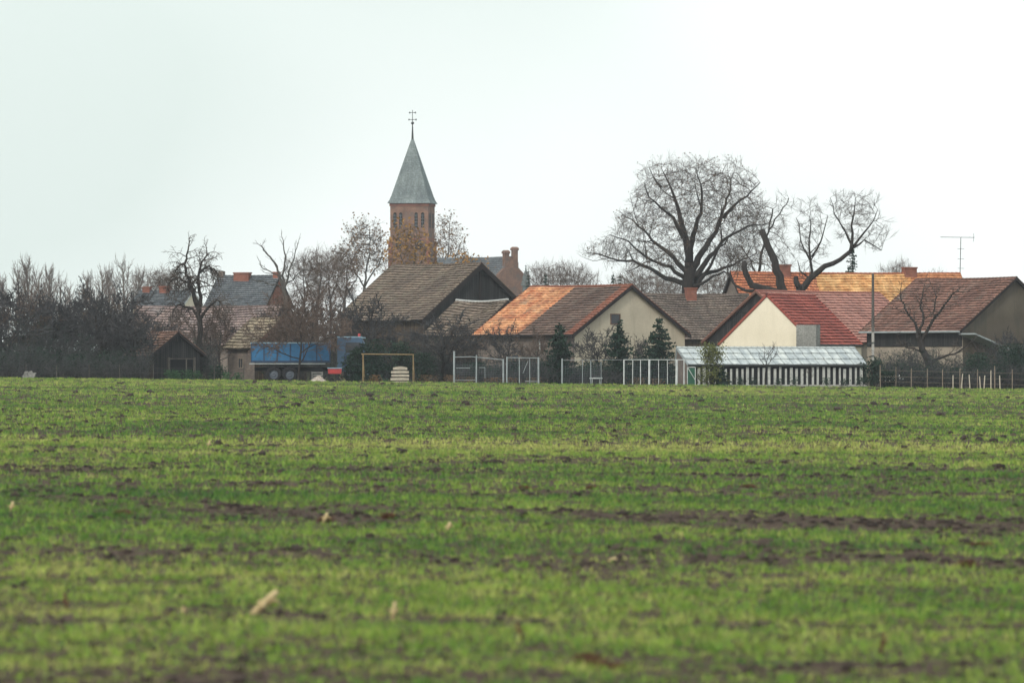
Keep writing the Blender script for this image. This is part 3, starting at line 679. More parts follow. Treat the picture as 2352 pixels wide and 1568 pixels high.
# ------------------------------------------------------------------ church
def church():
    Y = 800.0; s = F / Y; rz = math.radians(-9); cx = X(947.5, Y); g0 = -.4
    t = thing('church', 'brick village church with tall slate spire rising behind the big barn', 'church', (cx, Y, g0), rz)
    hw = 101 / s / 2 / (math.cos(rz) + abs(math.sin(rz))); zt = Z(467, Y) - g0
    mb = MB(); mb.box(-hw, hw, -hw, hw, 0, zt); wl = mb.build('tower_wall', M['w_brickch'], t)
    cb = MB()
    cb.box(-hw - .10, hw + .10, -hw - .10, hw + .10, zt - .45, zt - .05); cb.box(-hw - .05, hw + .05, -hw - .05, hw + .05, zt - 5.2, zt - 4.95)
    for sx in (-1, 1):
        for sy in (-1, 1): cb.box(sx * hw - .28, sx * hw + .28, sy * hw - .28 if sy > 0 else -hw - .08, sy * hw + .08 if sy > 0 else -hw + .28, 0, zt - 5.3)
    cb.build('cornice', M['w_brick'], t)
    def arch(x, z, wd, ht, face):
        o = MB(); pts = [(-wd / 2, 0), (wd / 2, 0), (wd / 2, ht)] + [(wd / 2 * math.cos(a), ht + wd / 2 * math.sin(a)) for a in (math.pi * k / 6 for k in range(1, 6))] + [(-wd / 2, ht)]
        f3 = []
        for (a, b) in pts:
            if face == 'f': f3.append((x + a, -hw - .012, z + b))
            else: f3.append((hw + .012, x + a, z + b))
        o.face(f3); w_ = o.build('belfry_window', M['dark'], t)
        sl = MB()
        for k in range(4):
            zz = z + ht * (k + .5) / 4
            if face == 'f': sl.box(x - wd / 2, x + wd / 2, -hw - .06, -hw - .02, zz, zz + .10)
            else: sl.box(hw + .02, hw + .06, x - wd / 2, x + wd / 2, zz, zz + .10)
        sl.box(*((x - .03, x + .03, -hw - .055, -hw - .025) if face == 'f' else (hw + .025, hw + .055, x - .03, x + .03)), z + .02, z + ht)
        sl.build('louvre', M['t_slate'], w_)
    zw = Z(504, Y) - g0
    for x in (-1.95, -1.15, .95, 1.85):
        arch(x * hw / 2.6, zw - 1.2, .46, 1.9, 'f')
    for x in (-1.5, -.7, .7, 1.5): arch(x * hw / 2.6, zw - 1.2, .46, 1.9, 'r')
    arch(-1.45 * hw / 2.6, zw - 4.2, .8, 1.3, 'f'); arch(1.45 * hw / 2.6, zw - 4.2, .8, 1.3, 'f')
    # spire: four sides with a flared foot, slates in courses
    sp = MB(); prof = [(hw + .33, zt - .05), (hw + .02, zt + .55), (hw * .93, zt + 1.15)]
    za = Z(318, Y) - g0; n = 30
    for i in range(1, n + 1): prof.append((hw * .93 * (1 - i / n) + .10 * i / n, zt + 1.15 + (za - zt - 1.15) * i / n))
    for i in range(len(prof) - 1):
        (r0, z0), (r1, z1) = prof[i], prof[i + 1]; r0 += .03
        c0 = [(-r0, -r0), (r0, -r0), (r0, r0), (-r0, r0)]; c1 = [(-r1, -r1), (r1, -r1), (r1, r1), (-r1, r1)]
        for k in range(4):
            a, b = c0[k], c0[(k + 1) % 4]; c, d = c1[(k + 1) % 4], c1[k]
            sp.face([(*a, z0), (*b, z0), (*c, z1), (*d, z1)], [(-r0 + 10, z0), (r0 + 10, z0), (r1 + 10, z1), (-r1 + 10, z1)])
            rr = r0 - .03; e = [(-rr, -rr), (rr, -rr), (rr, rr), (-rr, rr)]
            sp.face([(*e[k], z0), (*e[(k + 1) % 4], z0), (*b, z0), (*a, z0)], [(0, 0)] * 4)
    sp.face([(-hw - .33, -hw - .33, zt - .06), (hw + .33, -hw - .33, zt - .06), (hw + .33, hw + .33, zt - .06), (-hw - .33, hw + .33, zt - .06)][::-1])
    spo = sp.build('spire', M['t_spire'], t)
    fi = MB(); z2 = Z(283, Y) - g0; z3 = Z(254, Y) - g0
    fi.lathe([(.24, za - 1.2), (.16, za), (.10, za + 1.2), (.07, z2 - .2), (.20, z2 - .1), (.24, z2), (.18, z2 + .12), (.05, z2 + .2), (.04, z3), (0, z3 + .1)], 8)
    for zz, ww in ((Z(275, Y) - g0, .5), (Z(259, Y) - g0, .4)):
        fi.bar((-ww, 0, zz), (ww, 0, zz), .08); fi.lathe([(.02, -.14), (.13, 0), (.02, .14)], 6, (ww, 0, zz)); fi.lathe([(.02, -.14), (.13, 0), (.02, .14)], 6, (-ww, 0, zz))
    fi.build('finial_cross', M['iron'], spo)
    # nave (its own frame inside the church thing)
    inv = Matrix.Rotation(-rz, 4, 'Z') @ Matrix.Translation((-cx, -Y, -g0))
    Yn = 806.0; sn = F / Yn; a = math.radians(50)
    Lv = Vector((-math.cos(a), math.sin(a), 0)); Wv = Vector((math.sin(a), math.cos(a), 0))
    w_ = 96 / sn / math.sin(a); l_ = 190 / sn / math.cos(a); P0 = Vector((X(1126, Yn), Yn, 0)); he = Z(668, Yn); hr = Z(588, Yn)
    def p(x, y, z): return inv @ (P0 + Wv * x + Lv * y + Vector((0, 0, z)))
    mb = MB(); slope(mb, p(0, 0, he), p(0, l_, he), p(w_ / 2, l_, hr), p(w_ / 2, 0, hr), .35, sag=.05); slope(mb, p(w_, 0, he), p(w_, l_, he), p(w_ / 2, l_, hr), p(w_ / 2, 0, hr), .35, sag=.05)
    mb.build('nave_roof', M['t_slate'], t)
    mb = MB()
    mb.face([p(.3, l_, g0), p(.3, .2, g0), p(.3, .2, he), p(.3, l_, he)]); mb.face([p(w_ - .3, .2, g0), p(w_ - .3, l_, g0), p(w_ - .3, l_, he), p(w_ - .3, .2, he)])
    mb.build('nave_wall', M['w_brickch'], t)
    mb = MB()       # gable wall standing above the roof, two pinnacles
    top = [(0, he + .2), (w_ * .18, he + .25 + (hr - he) * .30), (w_ * .18, he + .25 + (hr - he) * .42), (w_ * .34, he + (hr - he) * .68), (w_ * .34, he + (hr - he) * .82), (w_ * .44, hr - .1), (w_ * .56, hr - .1), (w_ * .66, he + (hr - he) * .82), (w_ * .66, he + (hr - he) * .68), (w_ * .82, he + .25 + (hr - he) * .42), (w_ * .82, he + .25 + (hr - he) * .30), (w_, he + .2)]
    prof2 = [(0, g0)] + top + [(w_, g0)]
    fr = [p(x, -.15, z) for x, z in prof2]; bk = [p(x, .35, z) for x, z in prof2]
    uv = [(x, z) for x, z in prof2]
    mb.face(fr[::-1], uv[::-1]); mb.face(bk, uv)
    for i in range(len(fr)):
        j = (i + 1) % len(fr); mb.face([fr[i], fr[j], bk[j], bk[i]], [(0, 0), (1, 0), (1, .5), (0, .5)])
    mb.build('nave_gable', M['w_brickch'], t)
    for px, py in ((1163, 574), (1183, 566)):
        x_ = (px - 1126) / sn / math.sin(a); zt_ = Z(py, Yn); q = MB()
        b = [(x_ - .38, -.2), (x_ + .38, -.2), (x_ + .38, .4), (x_ - .38, .4)]
        q.hexa([p(u, v, hr - 1.6) for u, v in b], [p(u, v, zt_ - .5) for u, v in b])
        b2 = [(x_ - .48, -.3), (x_ + .48, -.3), (x_ + .48, .5), (x_ - .48, .5)]
        q.hexa([p(u, v, zt_ - .5) for u, v in b2], [p(u, v, zt_ - .2) for u, v in b2])
        b3 = [(x_ - .3, -.1), (x_ + .3, -.1), (x_ + .3, .3), (x_ - .3, .3)]
        q.hexa([p(u, v, zt_ - .2) for u, v in b2], [p(u, v, zt_) for u, v in b3])
        q.build('gable_pinnacle', M['w_brickch'], t)
    q = MB(); c = inv @ Vector((X(1208, Yn - 6), Yn - 2, 0)); rr = 10 / sn
    q.lathe([(rr * .8, 0), (rr * .8, Z(650, Yn)), (rr * 1.15, Z(650, Yn)), (rr * .75, Z(630, Yn)), (.1, Z(613, Yn)), (.05, Z(606, Yn)), (.16, Z(604.5, Yn)), (.0, Z(602.5, Yn))], 8, (c.x, c.y, 0))
    q.build('stair_turret', M['t_spire'], t)
church()

# ------------------------------------------------------------------ trees
def rotd(d, ang, az, ):
    d = d.normalized(); a = d.cross(Vector((0.3, .9, .2)))
    if a.length < .05: a = d.cross(Vector((1, 0, 0)))
    a.normalize(); b = d.cross(a)
    ax = a * math.cos(az) + b * math.sin(az)
    return (d * math.cos(ang) + ax * math.sin(ang)).normalized()

class TreeB:
    def __init__(s, seed, P):
        s.R = random.Random(seed); s.P = P; s.tr = MB(); s.cr = MB(); s.tips = []
    def limb(s, pts, rads, lvl):
        n = 8 if lvl == 0 else 6 if lvl == 1 else 4 if lvl == 2 else 3
        (s.tr if lvl <= s.P.get('trunk_lvl', 1) else s.cr).tube(pts, rads, n, cap=(lvl < 2))
    def grow(s, p, d, L, r, lvl):
        P = s.P; R = s.R; mx = P['levels']
        nseg = 7 if lvl == 0 else 5 if lvl == 1 else 4 if lvl == 2 else 3 if lvl == 3 else 2
        rmin = P.get('rmin', .011); pts = [tuple(p)]; rad = [max(r, rmin)]; p = Vector(p); d = d.normalized(); dirs = [d]
        wig = P['wig'][min(lvl, len(P['wig']) - 1)]; tr_ = P['trop'][min(lvl, len(P['trop']) - 1)]; tp = P.get('taper', .35)
        for i in range(nseg):
            d = (d + Vector((R.gauss(0, wig), R.gauss(0, wig), R.gauss(0, wig))) + Vector((0, 0, tr_))).normalized()
            p = p + d * (L / nseg); pts.append(tuple(p)); dirs.append(d); rad.append(max(r * (1 - (1 - tp) * (i + 1) / nseg), rmin * (1 if lvl < mx else .7)))
        s.limb(pts, rad, lvl); s.spawn(pts, rad, dirs, L, lvl)
    def spawn(s, pts, rad, dirs, L, lvl, t0=None, mult=1.0, ratio=None):
        P = s.P; R = s.R; mx = P['levels']
        if lvl >= mx: s.tips.append(pts[-1]); s.tips.append(pts[len(pts) // 2]); return
        nc = P['n'][min(lvl, len(P['n']) - 1)]; nc = max(1, int(round(nc * mult * R.uniform(.8, 1.2)))); t0 = P['t0'][min(lvl, len(P['t0']) - 1)] if t0 is None else t0
        m = len(pts) - 1; az = R.random() * 6.28
        for k in range(nc):
            t = t0 + (1 - t0) * (k + R.random() * .9) / nc; t = min(t, .999); f = t * m; i = int(f); q = f - i
            p = Vector(pts[i]).lerp(Vector(pts[i + 1]), q); d = dirs[i + 1] if i + 1 < len(dirs) else dirs[-1]
            az += 2.4 + R.uniform(-.5, .5); a = math.radians(R.gauss(P['ang'][min(lvl, len(P['ang']) - 1)], 8))
            rr = ratio or P['ratio'][min(lvl, len(P['ratio']) - 1)]
            sh = P.get('shape', .45)
            s.grow(p, rotd(d, a, az), L * rr * (1 - sh * t) * R.uniform(.7, 1.2), (rad[i] * P.get('rk', .55)), lvl + 1)
        # leader continues
        if P.get('leader', 1) and lvl > 0:
            s.grow(Vector(pts[-1]), rotd(dirs[-1], .15, R.random() * 6), L * .45, rad[-1], lvl + 1)
    def leaves(s, mat_, parent, n_per, spread, size, tips=None, name='leaves', zmin=None):
        T = np.array(tips if tips is not None else s.tips, dtype=np.float32)
        if zmin is not None: T = T[T[:, 2] > zmin]
        C = np.repeat(T, n_per, 0) + np.random.RandomState(len(T)).normal(0, spread, (len(T) * n_per, 3))
        return leafquads(name, C, size, mat_, parent, len(T))
def leafquads(name, C, size, mat_, parent, seed=0, droop=0):
    q = np.random.RandomState(seed % 9999); n = len(C)
    a = q.normal(size=(n, 3)); a /= np.linalg.norm(a, axis=1)[:, None]; b = np.cross(a, q.normal(size=(n, 3))); b /= np.linalg.norm(b, axis=1)[:, None]
    s = size * (.6 + .8 * q.rand(n))[:, None]
    V = np.stack([C - a * s, C + b * s * .55, C + a * s, C - b * s * .55], 1).reshape(-1, 3)
    return np_mesh(name, V, np.arange(4 * n).reshape(-1, 4), mat_, parent, k=4)

def finish(tb, name, label, loc, cat='tree', group=None, bark='bark', twig='twig', rz=0):
    t = thing(name, label, cat, loc, rz, group)
    if tb.tr.v: tb.tr.build('trunk', M[bark], t)
    if tb.cr.v: tb.cr.build('crown', M[twig], t)
    return t
def auto_tree(name, label, px, Y, py_top, seed, P, trunk_frac=.3, r0=None, bark='bark', twig='twig', lean=(0, 0), leaves=None, group=None, cat='tree', wpx=None):
    x = X(px, Y); z0 = gz(x) - .12; H = Z(py_top, Y) - z0
    tb = TreeB(seed, P); L = H * P.get('trunk', .55); r = r0 or H * .016
    tb.grow(Vector((0, 0, 0)), Vector((lean[0], lean[1], 1)), L, r, 0)
    zmax = max(v[2] for v in tb.cr.v) if tb.cr.v else H; k = H / zmax
    for m_ in (tb.tr, tb.cr): m_.v = [(v[0] * k, v[1] * k, v[2] * k) for v in m_.v]
    tb.tips = [(v[0] * k, v[1] * k, v[2] * k) for v in tb.tips]
    if wpx and tb.cr.v:
        xs_ = np.array([v[0] for v in tb.cr.v]); half = np.percentile(np.abs(xs_ - np.median(xs_)), 98); kk = (wpx / 2 * Y / F) / half
        for m_ in (tb.tr, tb.cr): m_.v = [(v[0] * kk, v[1] * kk, v[2]) for v in m_.v]
        tb.tips = [(v[0] * kk, v[1] * kk, v[2]) for v in tb.tips]
    t = finish(tb, name, label, (x, Y, z0), cat, group, bark, twig)
    if leaves: tb.leaves(M[leaves[0]], t, leaves[1], leaves[2], leaves[3])
    t['h_'] = H; return t


def sc_tree(name, label, Y, base_px, limbs, envs, seed, kill=.5, step=.32, infl=4.5, bark='bark', twig='twig', tw=3, twl=.85, trop=.04, e=1.72, rt=.0135, leaves=None, group=None, cat='tree', jit=.12, cap=.75, fan=.38, tr_=.0095, side=0):
    """branches grown towards scattered points that fill the crown; envs: (px, py, rx_px, ry_px, depth_centre, depth_radius, points)"""
    s = F / Y; x0 = X(base_px, Y); z0 = gz(x0) - .12; R = random.Random(seed); q = np.random.RandomState(seed)
    tr = MB(); cr = MB(); tips = []; pos = []; par = []; lim = []
    for lb in limbs:
        pl = lb['p']; m = len(pl); dep = lb.get('dep', 0); fine = []
        pts = [Vector(((px - base_px) / s, lb.get('d0', 0) + dep * (k / (m - 1)), Z(py, Y) - z0)) for k, (px, py) in enumerate(pl)]
        for k in range(m - 1):
            ns = max(1, int((pts[k + 1] - pts[k]).length / .5))
            for t in range(ns): fine.append(pts[k].lerp(pts[k + 1], t / ns) + (Vector((R.gauss(0, 1), R.gauss(0, 1), R.gauss(0, 1))) * .045 if (k or t) else Vector()))
        fine.append(pts[-1]); n = len(fine); ra, rb = lb['r']; rad = [(ra + (rb - ra) * (k / (n - 1)) ** .8) / s for k in range(n)]
        tr.tube([tuple(v) for v in fine], rad, 9 if ra > 8 else 6)
        for k in range(n):
            if k == 0:
                j = -1
                if pos: j = min(range(len(pos)), key=lambda i: (pos[i] - fine[0]).length_squared)
                par.append(j)
            else: par.append(len(pos) - 1)
            pos.append(fine[k]); lim.append(rad[k])
            if lb.get('bare') or k < n * lb.get('t0', .42): lim[-1] = -rad[k]
    nl0 = len(pos)
    if side:
        for i in range(1, nl0):
            if lim[i] > 0 and abs(lim[i]) > .06 and par[i] >= 0 and R.random() < side:
                d = (pos[i] - pos[par[i]]).normalized(); d = rotd(d, math.radians(R.uniform(32, 58)), R.random() * 6.28); L = R.uniform(1.2, 3.0); m = int(L / .42) + 1; p_ = pos[i]; rad0 = min(lim[i] * .55, .11); ch_ = [p_]; rd = [rad0]; j = i
                for k in range(m):
                    d = (d + Vector((R.gauss(0, .13), R.gauss(0, .13), R.gauss(0, .13) + .05))).normalized(); p_ = p_ + d * L / m; ch_.append(p_); rd.append(rad0 * (1 - .75 * (k + 1) / m))
                    par.append(j); pos.append(p_); lim.append(rd[-1]); j = len(pos) - 1
                tr.tube([tuple(v) for v in ch_], rd, 5)
    nl = len(pos); act = [i for i in range(nl) if lim[i] > 0]
    A = []
    for (px, py, rx, ry, dc, dr, cnt) in envs:
        k = 0
        while k < cnt:
            v = q.normal(size=3); v /= np.linalg.norm(v); v *= q.rand() ** .48 * (.86 + .28 * mnoise.noise(Vector((v[0] * 1.7 + px, v[1] * 1.7, v[2] * 1.7))) + .1)
            A.append(Vector(((px + v[0] * rx - base_px) / s, dc + v[1] * dr, Z(py + v[2] * ry, Y) - z0))); k += 1
    last = 0
    for it in range(140):
        if not A: break
        kd = kdtree.KDTree(len(act))
        for i in act: kd.insert(pos[i], i)
        kd.balance(); acc = {}; keep = []
        for a in A:
            c, i, d = kd.find(a)
            if d < kill: continue
            keep.append(a)
            if d < infl: acc[i] = acc.get(i, Vector()) + (a - c) / d
        A = keep
        if not acc: break
        new = 0
        for i, v in acc.items():
            if v.length < .15: v = Vector((R.gauss(0, 1), R.gauss(0, 1), .5))
            d = v.normalized() + Vector((R.gauss(0, jit), R.gauss(0, jit), R.gauss(0, jit) + trop)); p = pos[i] + d.normalized() * step
            c, j, dd = kd.find(p)
            if dd < step * .35: continue
            par.append(i); pos.append(p); act.append(len(pos) - 1); lim.append(9); new += 1
        if new == 0 or len(pos) > 16000: break
    n = len(pos); ch = [[] for _ in range(n)]
    for i in range(nl, n): ch[par[i]].append(i)
    rr = [0.0] * n
    for i in range(n - 1, nl - 1, -1):
        rr[i] = max(rt, sum(rr[c] ** e for c in ch[i]) ** (1 / e)) if ch[i] else rt
    for i in range(nl, n):
        pr = par[i]; mx = abs(lim[pr]) * cap if pr < nl else rr[pr]; rr[i] = min(rr[i], max(rt * 1.5, mx))
    done = set()
    for i in range(nl, n):
        if i in done: continue
        p = par[i]; chain = [pos[p], pos[i]]; rad = [min(rr[i] * 1.05, abs(lim[p])) if p < nl else min(rr[i] * 1.05, rr[p]), rr[i]]; k = i; done.add(i)
        while ch[k]:
            nx = max(ch[k], key=lambda c: rr[c])
            if nx in done: break
            done.add(nx); k = nx; chain.append(pos[k]); rad.append(rr[k])
        rad[-1] *= .7
        cr.tube([tuple(v) for v in chain], rad, 6 if rad[0] > .06 else 4 if rad[0] > .03 else 3, False)
    for i in range(nl, n):
        if rr[i] > .045: continue
        base = (pos[i] - pos[par[i]]).normalized()
        for t in range(tw):
            d = (base + Vector((R.gauss(0, fan), R.gauss(0, fan), R.gauss(0, fan) + trop * 2))).normalized(); L = twl * R.uniform(.45, 1.35)
            p1 = pos[i] + d * L * .5; d2 = (d + Vector((R.gauss(0, .12), R.gauss(0, .12), R.gauss(0, .12)))).normalized(); p2 = p1 + d2 * L * .5
            cr.tube([tuple(pos[i]), tuple(p1), tuple(p2)], [tr_ * .9, tr_ * .75, tr_ * .5], 3, False); tips.append(tuple(p2))
            for o_ in (p1, pos[i].lerp(p1, .5)):
                d3 = (d + Vector((R.gauss(0, .5), R.gauss(0, .5), R.gauss(0, .5)))).normalized(); cr.tube([tuple(o_), tuple(o_ + d3 * L * .5)], [tr_ * .65, tr_ * .4], 3, False)
    t = thing(name, label, cat, (x0, Y, z0), 0, group)
    tr.build('trunk', M[bark], t, True); cr.build('crown', M[twig], t)
    if leaves:
        T = np.array(tips, dtype=np.float32)
        T = T[q.rand(len(T)) < leaves[1]]; leafquads('leaves', T + q.normal(0, leaves[2], T.shape), leaves[3], M[leaves[0]], t, seed)
    t['h_'] = Z(min(e_[1] - e_[3] for e_ in envs), Y) - z0
    print(name, len(cr.f), n); return t

PR_round = dict(levels=5, n=[7, 6, 5, 4, 3], t0=[.35, .3, .25, .2, .2], ang=[42, 42, 42, 42, 45], ratio=[.75, .62, .55, .5, .5], wig=[.07, .14, .18, .2, .2], trop=[.05, .05, .03, .02, .0], trunk=.55, rmin=.012)
PR_birch = dict(levels=4, n=[26, 9, 5, 3], t0=[.22, .15, .2, .2], ang=[24, 24, 26, 30], ratio=[.36, .5, .5, .5], wig=[.03, .08, .12, .15], trop=[.06, .12, .08, .04], trunk=.85, rmin=.009, shape=.6, rk=.45)
PR_fruit = dict(levels=5, n=[6, 6, 5, 4, 3], t0=[.3, .25, .2, .2, .2], ang=[55, 48, 48, 48, 50], ratio=[.9, .68, .56, .5, .5], wig=[.12, .22, .25, .28, .3], trop=[.02, -.02, .03, .06, .05], trunk=.42, rmin=.014)
PR_shrub = dict(levels=3, n=[5, 6, 5], t0=[.15, .15, .15], ang=[28, 32, 36], ratio=[.6, .55, .55], wig=[.12, .16, .2], trop=[.06, .08, .04], trunk=.7, rmin=.011)

def limb_tree(name, label, Y, base_px, limbs, seed, P, bark='bark', twig='twig', group=None, dscale=1.0, cat='tree'):
    """limbs: dicts with photo polyline, radii in px, depth lean, level, child multiplier"""
    s = F / Y; x0 = X(base_px, Y); z0 = gz(x0) - .12; tb = TreeB(seed, P); R = random.Random(seed + 1)
    for lb in limbs:
        pl = lb['p']; m = len(pl); dep = lb.get('dep', 0); d0 = lb.get('d0', 0)
        pts = [((px - base_px) / s, d0 + dep * (k / (m - 1)), Z(py, Y) - z0) for k, (px, py) in enumerate(pl)]
        fine = []; 
        for k in range(m - 1):
            for q in range(3):
                a = Vector(pts[k]).lerp(Vector(pts[k + 1]), q / 3)
                if q or k: a += Vector((R.gauss(0, 1), R.gauss(0, 1), R.gauss(0, 1))) * lb.get('jit', .05)
                fine.append(a)
        fine.append(Vector(pts[-1])); n = len(fine)
        ra, rb = lb['r']; rad = [(ra + (rb - ra) * (k / (n - 1)) ** .8) / s for k in range(n)]
        dirs = [(fine[min(n - 1, k + 1)] - fine[max(0, k - 1)]).normalized() for k in range(n)]
        lv = lb.get('lvl', 1); tb.limb([tuple(v) for v in fine], rad, lv)
        L = sum((fine[k + 1] - fine[k]).length for k in range(n - 1))
        if lb.get('mult', 1) > 0: tb.spawn([tuple(v) for v in fine], rad, dirs, lb.get('len', min(L, 6)), lv, lb.get('t0', .25), lb.get('mult', 1), lb.get('ratio'))
    t = finish(tb, name, label, (x0, Y, z0), cat, group, bark, twig)
    return t, tb

# the great oak
PO = dict(rk=.5, levels=5, n=[0, 11, 7, 6, 4], t0=[.3, .2, .2, .2, .2], ang=[45, 44, 42, 42, 45], ratio=[.6, .46, .56, .5, .5], wig=[.08, .14, .18, .2, .2], trop=[.02, .04, .01, .02, .0], rmin=.012, shape=.25)
oak = [dict(p=[(1580, 890), (1581, 760), (1580, 650), (1583, 615)], r=(21, 14), lvl=0, mult=0),
       dict(p=[(1583, 625), (1582, 590), (1573, 540), (1560, 490), (1545, 440), (1530, 405), (1520, 385)], r=(12, .8), dep=1.5, mult=1.6, len=4.08),
       dict(p=[(1582, 600), (1590, 540), (1608, 490), (1612, 440), (1600, 410), (1597, 385)], r=(9, .8), dep=-1.5, mult=1.6, len=4.08),
       dict(p=[(1586, 628), (1612, 580), (1645, 530), (1668, 470), (1680, 430), (1688, 395)], r=(10, .8), dep=2.5, mult=1.7, len=4.08),
       dict(p=[(1590, 640), (1630, 590), (1670, 545), (1715, 520), (1760, 515)], r=(8, .8), dep=-3, mult=1.2, len=3.74),
       dict(p=[(1660, 500), (1690, 470), (1725, 440), (1745, 420)], r=(5, .8), dep=-1, mult=1.4, len=3.06),
       dict(p=[(1570, 545), (1545, 500), (1515, 475), (1490, 455), (1478, 420)], r=(6, .8), dep=-2, mult=1.5, len=3.40),
       dict(p=[(1578, 625), (1548, 590), (1510, 560), (1480, 530), (1455, 505), (1430, 490)], r=(7, .8), dep=2.5, mult=1.3, len=3.06),
       dict(p=[(1576, 640), (1540, 615), (1500, 600), (1470, 580), (1440, 555), (1400, 540)], r=(6, .8), dep=-2.5, mult=1.1, len=2.72),
       dict(p=[(1575, 652), (1530, 640), (1490, 615), (1455, 598), (1420, 597), (1385, 585), (1350, 580)], r=(7, .8), dep=1.5, mult=1.2, len=2.45),
       dict(p=[(1585, 650), (1620, 628), (1660, 618), (1700, 600), (1740, 580)], r=(7, .8), dep=2, mult=1.1, len=2.72),
       dict(p=[(1588, 660), (1610, 650), (1660, 625), (1700, 640)], r=(5, .8), dep=-2, mult=.9, len=2.04),
       dict(p=[(1596, 665), (1625, 620), (1650, 570), (1685, 530)], r=(6, .8), dep=-4, mult=.9, len=3.06),
       dict(p=[(1520, 430), (1500, 405), (1492, 385)], r=(3, .8), dep=1, mult=.9, len=2.72)]
sc_tree('oak_tree', 'largest bare oak with wide crown and spreading limbs behind the grey roofed barn', 470, 1580, oak,
        [(1530, 425, 68, 66, 0, 3.2, 1054), (1602, 415, 72, 60, 0, 3.5, 1088), (1675, 435, 66, 66, 0, 3.2, 1054), (1610, 500, 145, 90, 0, 5, 1530), (1468, 520, 60, 52, 0, 3, 714), (1722, 500, 42, 75, 0, 3, 714),
         (1425, 575, 82, 30, 0, 3, 561), (1372, 578, 32, 12, 0, 1, 102), (1500, 590, 80, 38, 0, 4, 544), (1690, 590, 75, 45, 0, 4, 544), (1480, 455, 38, 42, 0, 2.5, 391)], 11, kill=.55, step=.42, infl=6, rt=.012, side=.42, leaves=('leaf_brown', .5, .08, .07))

# the pollarded old tree with cut limbs
PP = dict(rk=.5, levels=4, n=[0, 10, 7, 5], t0=[.3, .3, .2, .2], ang=[35, 30, 34, 38], ratio=[.6, .55, .52, .5], wig=[.08, .08, .12, .15], trop=[.02, .10, .06, .02], rmin=.014, shape=.3)
pol = [dict(p=[(1815, 880), (1812, 760), (1808, 690)], r=(26, 20), lvl=0, mult=0),
       dict(p=[(1812, 700), (1796, 665), (1785, 620), (1772, 580), (1757, 548), (1749, 527)], r=(12, 7), mult=.12, len=0.86, jit=.03, lvl=1),
       dict(p=[(1808, 700), (1784, 671), (1750, 662), (1725, 653), (1709, 630), (1708, 600)], r=(12, 5.5), mult=.5, len=2.16, dep=-1),
       dict(p=[(1790, 685), (1760, 672), (1715, 668), (1690, 658), (1674, 630), (1672, 610)], r=(7, 1.6), mult=.8, len=2.16, dep=1.5),
       dict(p=[(1818, 710), (1838, 668), (1860, 640), (1895, 612), (1930, 596), (1952, 578)], r=(11, 4.5), mult=.15, len=0.86, jit=.03),
       dict(p=[(1838, 664), (1830, 650), (1828, 636)], r=(8, 6), mult=0, jit=.01),
       dict(p=[(1952, 583), (1958, 550), (1955, 520), (1962, 490), (1965, 455)], r=(5, .7), mult=1.3, len=3.02, t0=.15),
       dict(p=[(1954, 572), (1975, 545), (2000, 520), (2018, 480)], r=(3.5, .6), mult=1.0, len=2.30, t0=.2, dep=1),
       dict(p=[(1955, 560), (1935, 520), (1915, 490), (1905, 455)], r=(3, .6), mult=1.0, len=2.30, t0=.2, dep=-1),
       dict(p=[(1958, 570), (1985, 555), (2005, 565), (2025, 575)], r=(3, .8), mult=.8, len=1.44, t0=.3),
       dict(p=[(1865, 640), (1862, 600), (1858, 550), (1862, 515), (1862, 485)], r=(4, .6), mult=1.5, len=2.45, t0=.2),
       dict(p=[(1862, 600), (1845, 570), (1838, 530), (1830, 500)], r=(2.5, .8), mult=.9, len=2.16, dep=1),
       dict(p=[(1864, 590), (1885, 555), (1895, 520), (1900, 495)], r=(2.5, .8), mult=.9, len=2.16, dep=-1),
       dict(p=[(1860, 640), (1838, 625), (1832, 598)], r=(2.5, .8), mult=.7, len=1.44)]
for k_ in (0, 1, 2, 4, 5): pol[k_]['bare'] = 1
sc_tree('pollarded_tree', 'old dark tree with sawn-off thick limbs and fine regrowth behind the red roof', 436, 1815, pol,
        [(1970, 500, 64, 70, 0, 2.5, 700), (2012, 548, 34, 36, 0, 1.5, 200), (1925, 475, 24, 40, 0, 1.3, 160), (1862, 545, 42, 88, 0, 2, 520), (1685, 600, 30, 34, 0, 1.5, 200), (1852, 630, 30, 20, 0, 1, 70)],
        21, kill=.55, step=.4, infl=6, side=.2, rt=.011, trop=.14, jit=.08, tw=3, twl=.8, fan=.3)
# tree between them
sc_tree('bare_tree', 'thin-twigged bare tree between the great oak and the sawn-off tree', 480, 1742,
        [dict(p=[(1742, 880), (1740, 760), (1738, 680), (1742, 640)], r=(7, 5), bare=1), dict(p=[(1742, 640), (1750, 580), (1765, 530), (1775, 480)], r=(4, 1.5)), dict(p=[(1741, 640), (1725, 600), (1705, 570)], r=(3, 1.2)), dict(p=[(1765, 530), (1790, 490), (1812, 455)], r=(2, 1))],
        [(1760, 520, 55, 62, 0, 2.5, 560), (1705, 580, 45, 50, 0, 2.5, 360), (1805, 468, 28, 28, 0, 1.2, 130), (1780, 590, 50, 50, 0, 2, 280)], 31, kill=.55, step=.4, side=.3, trop=.1, jit=.1)
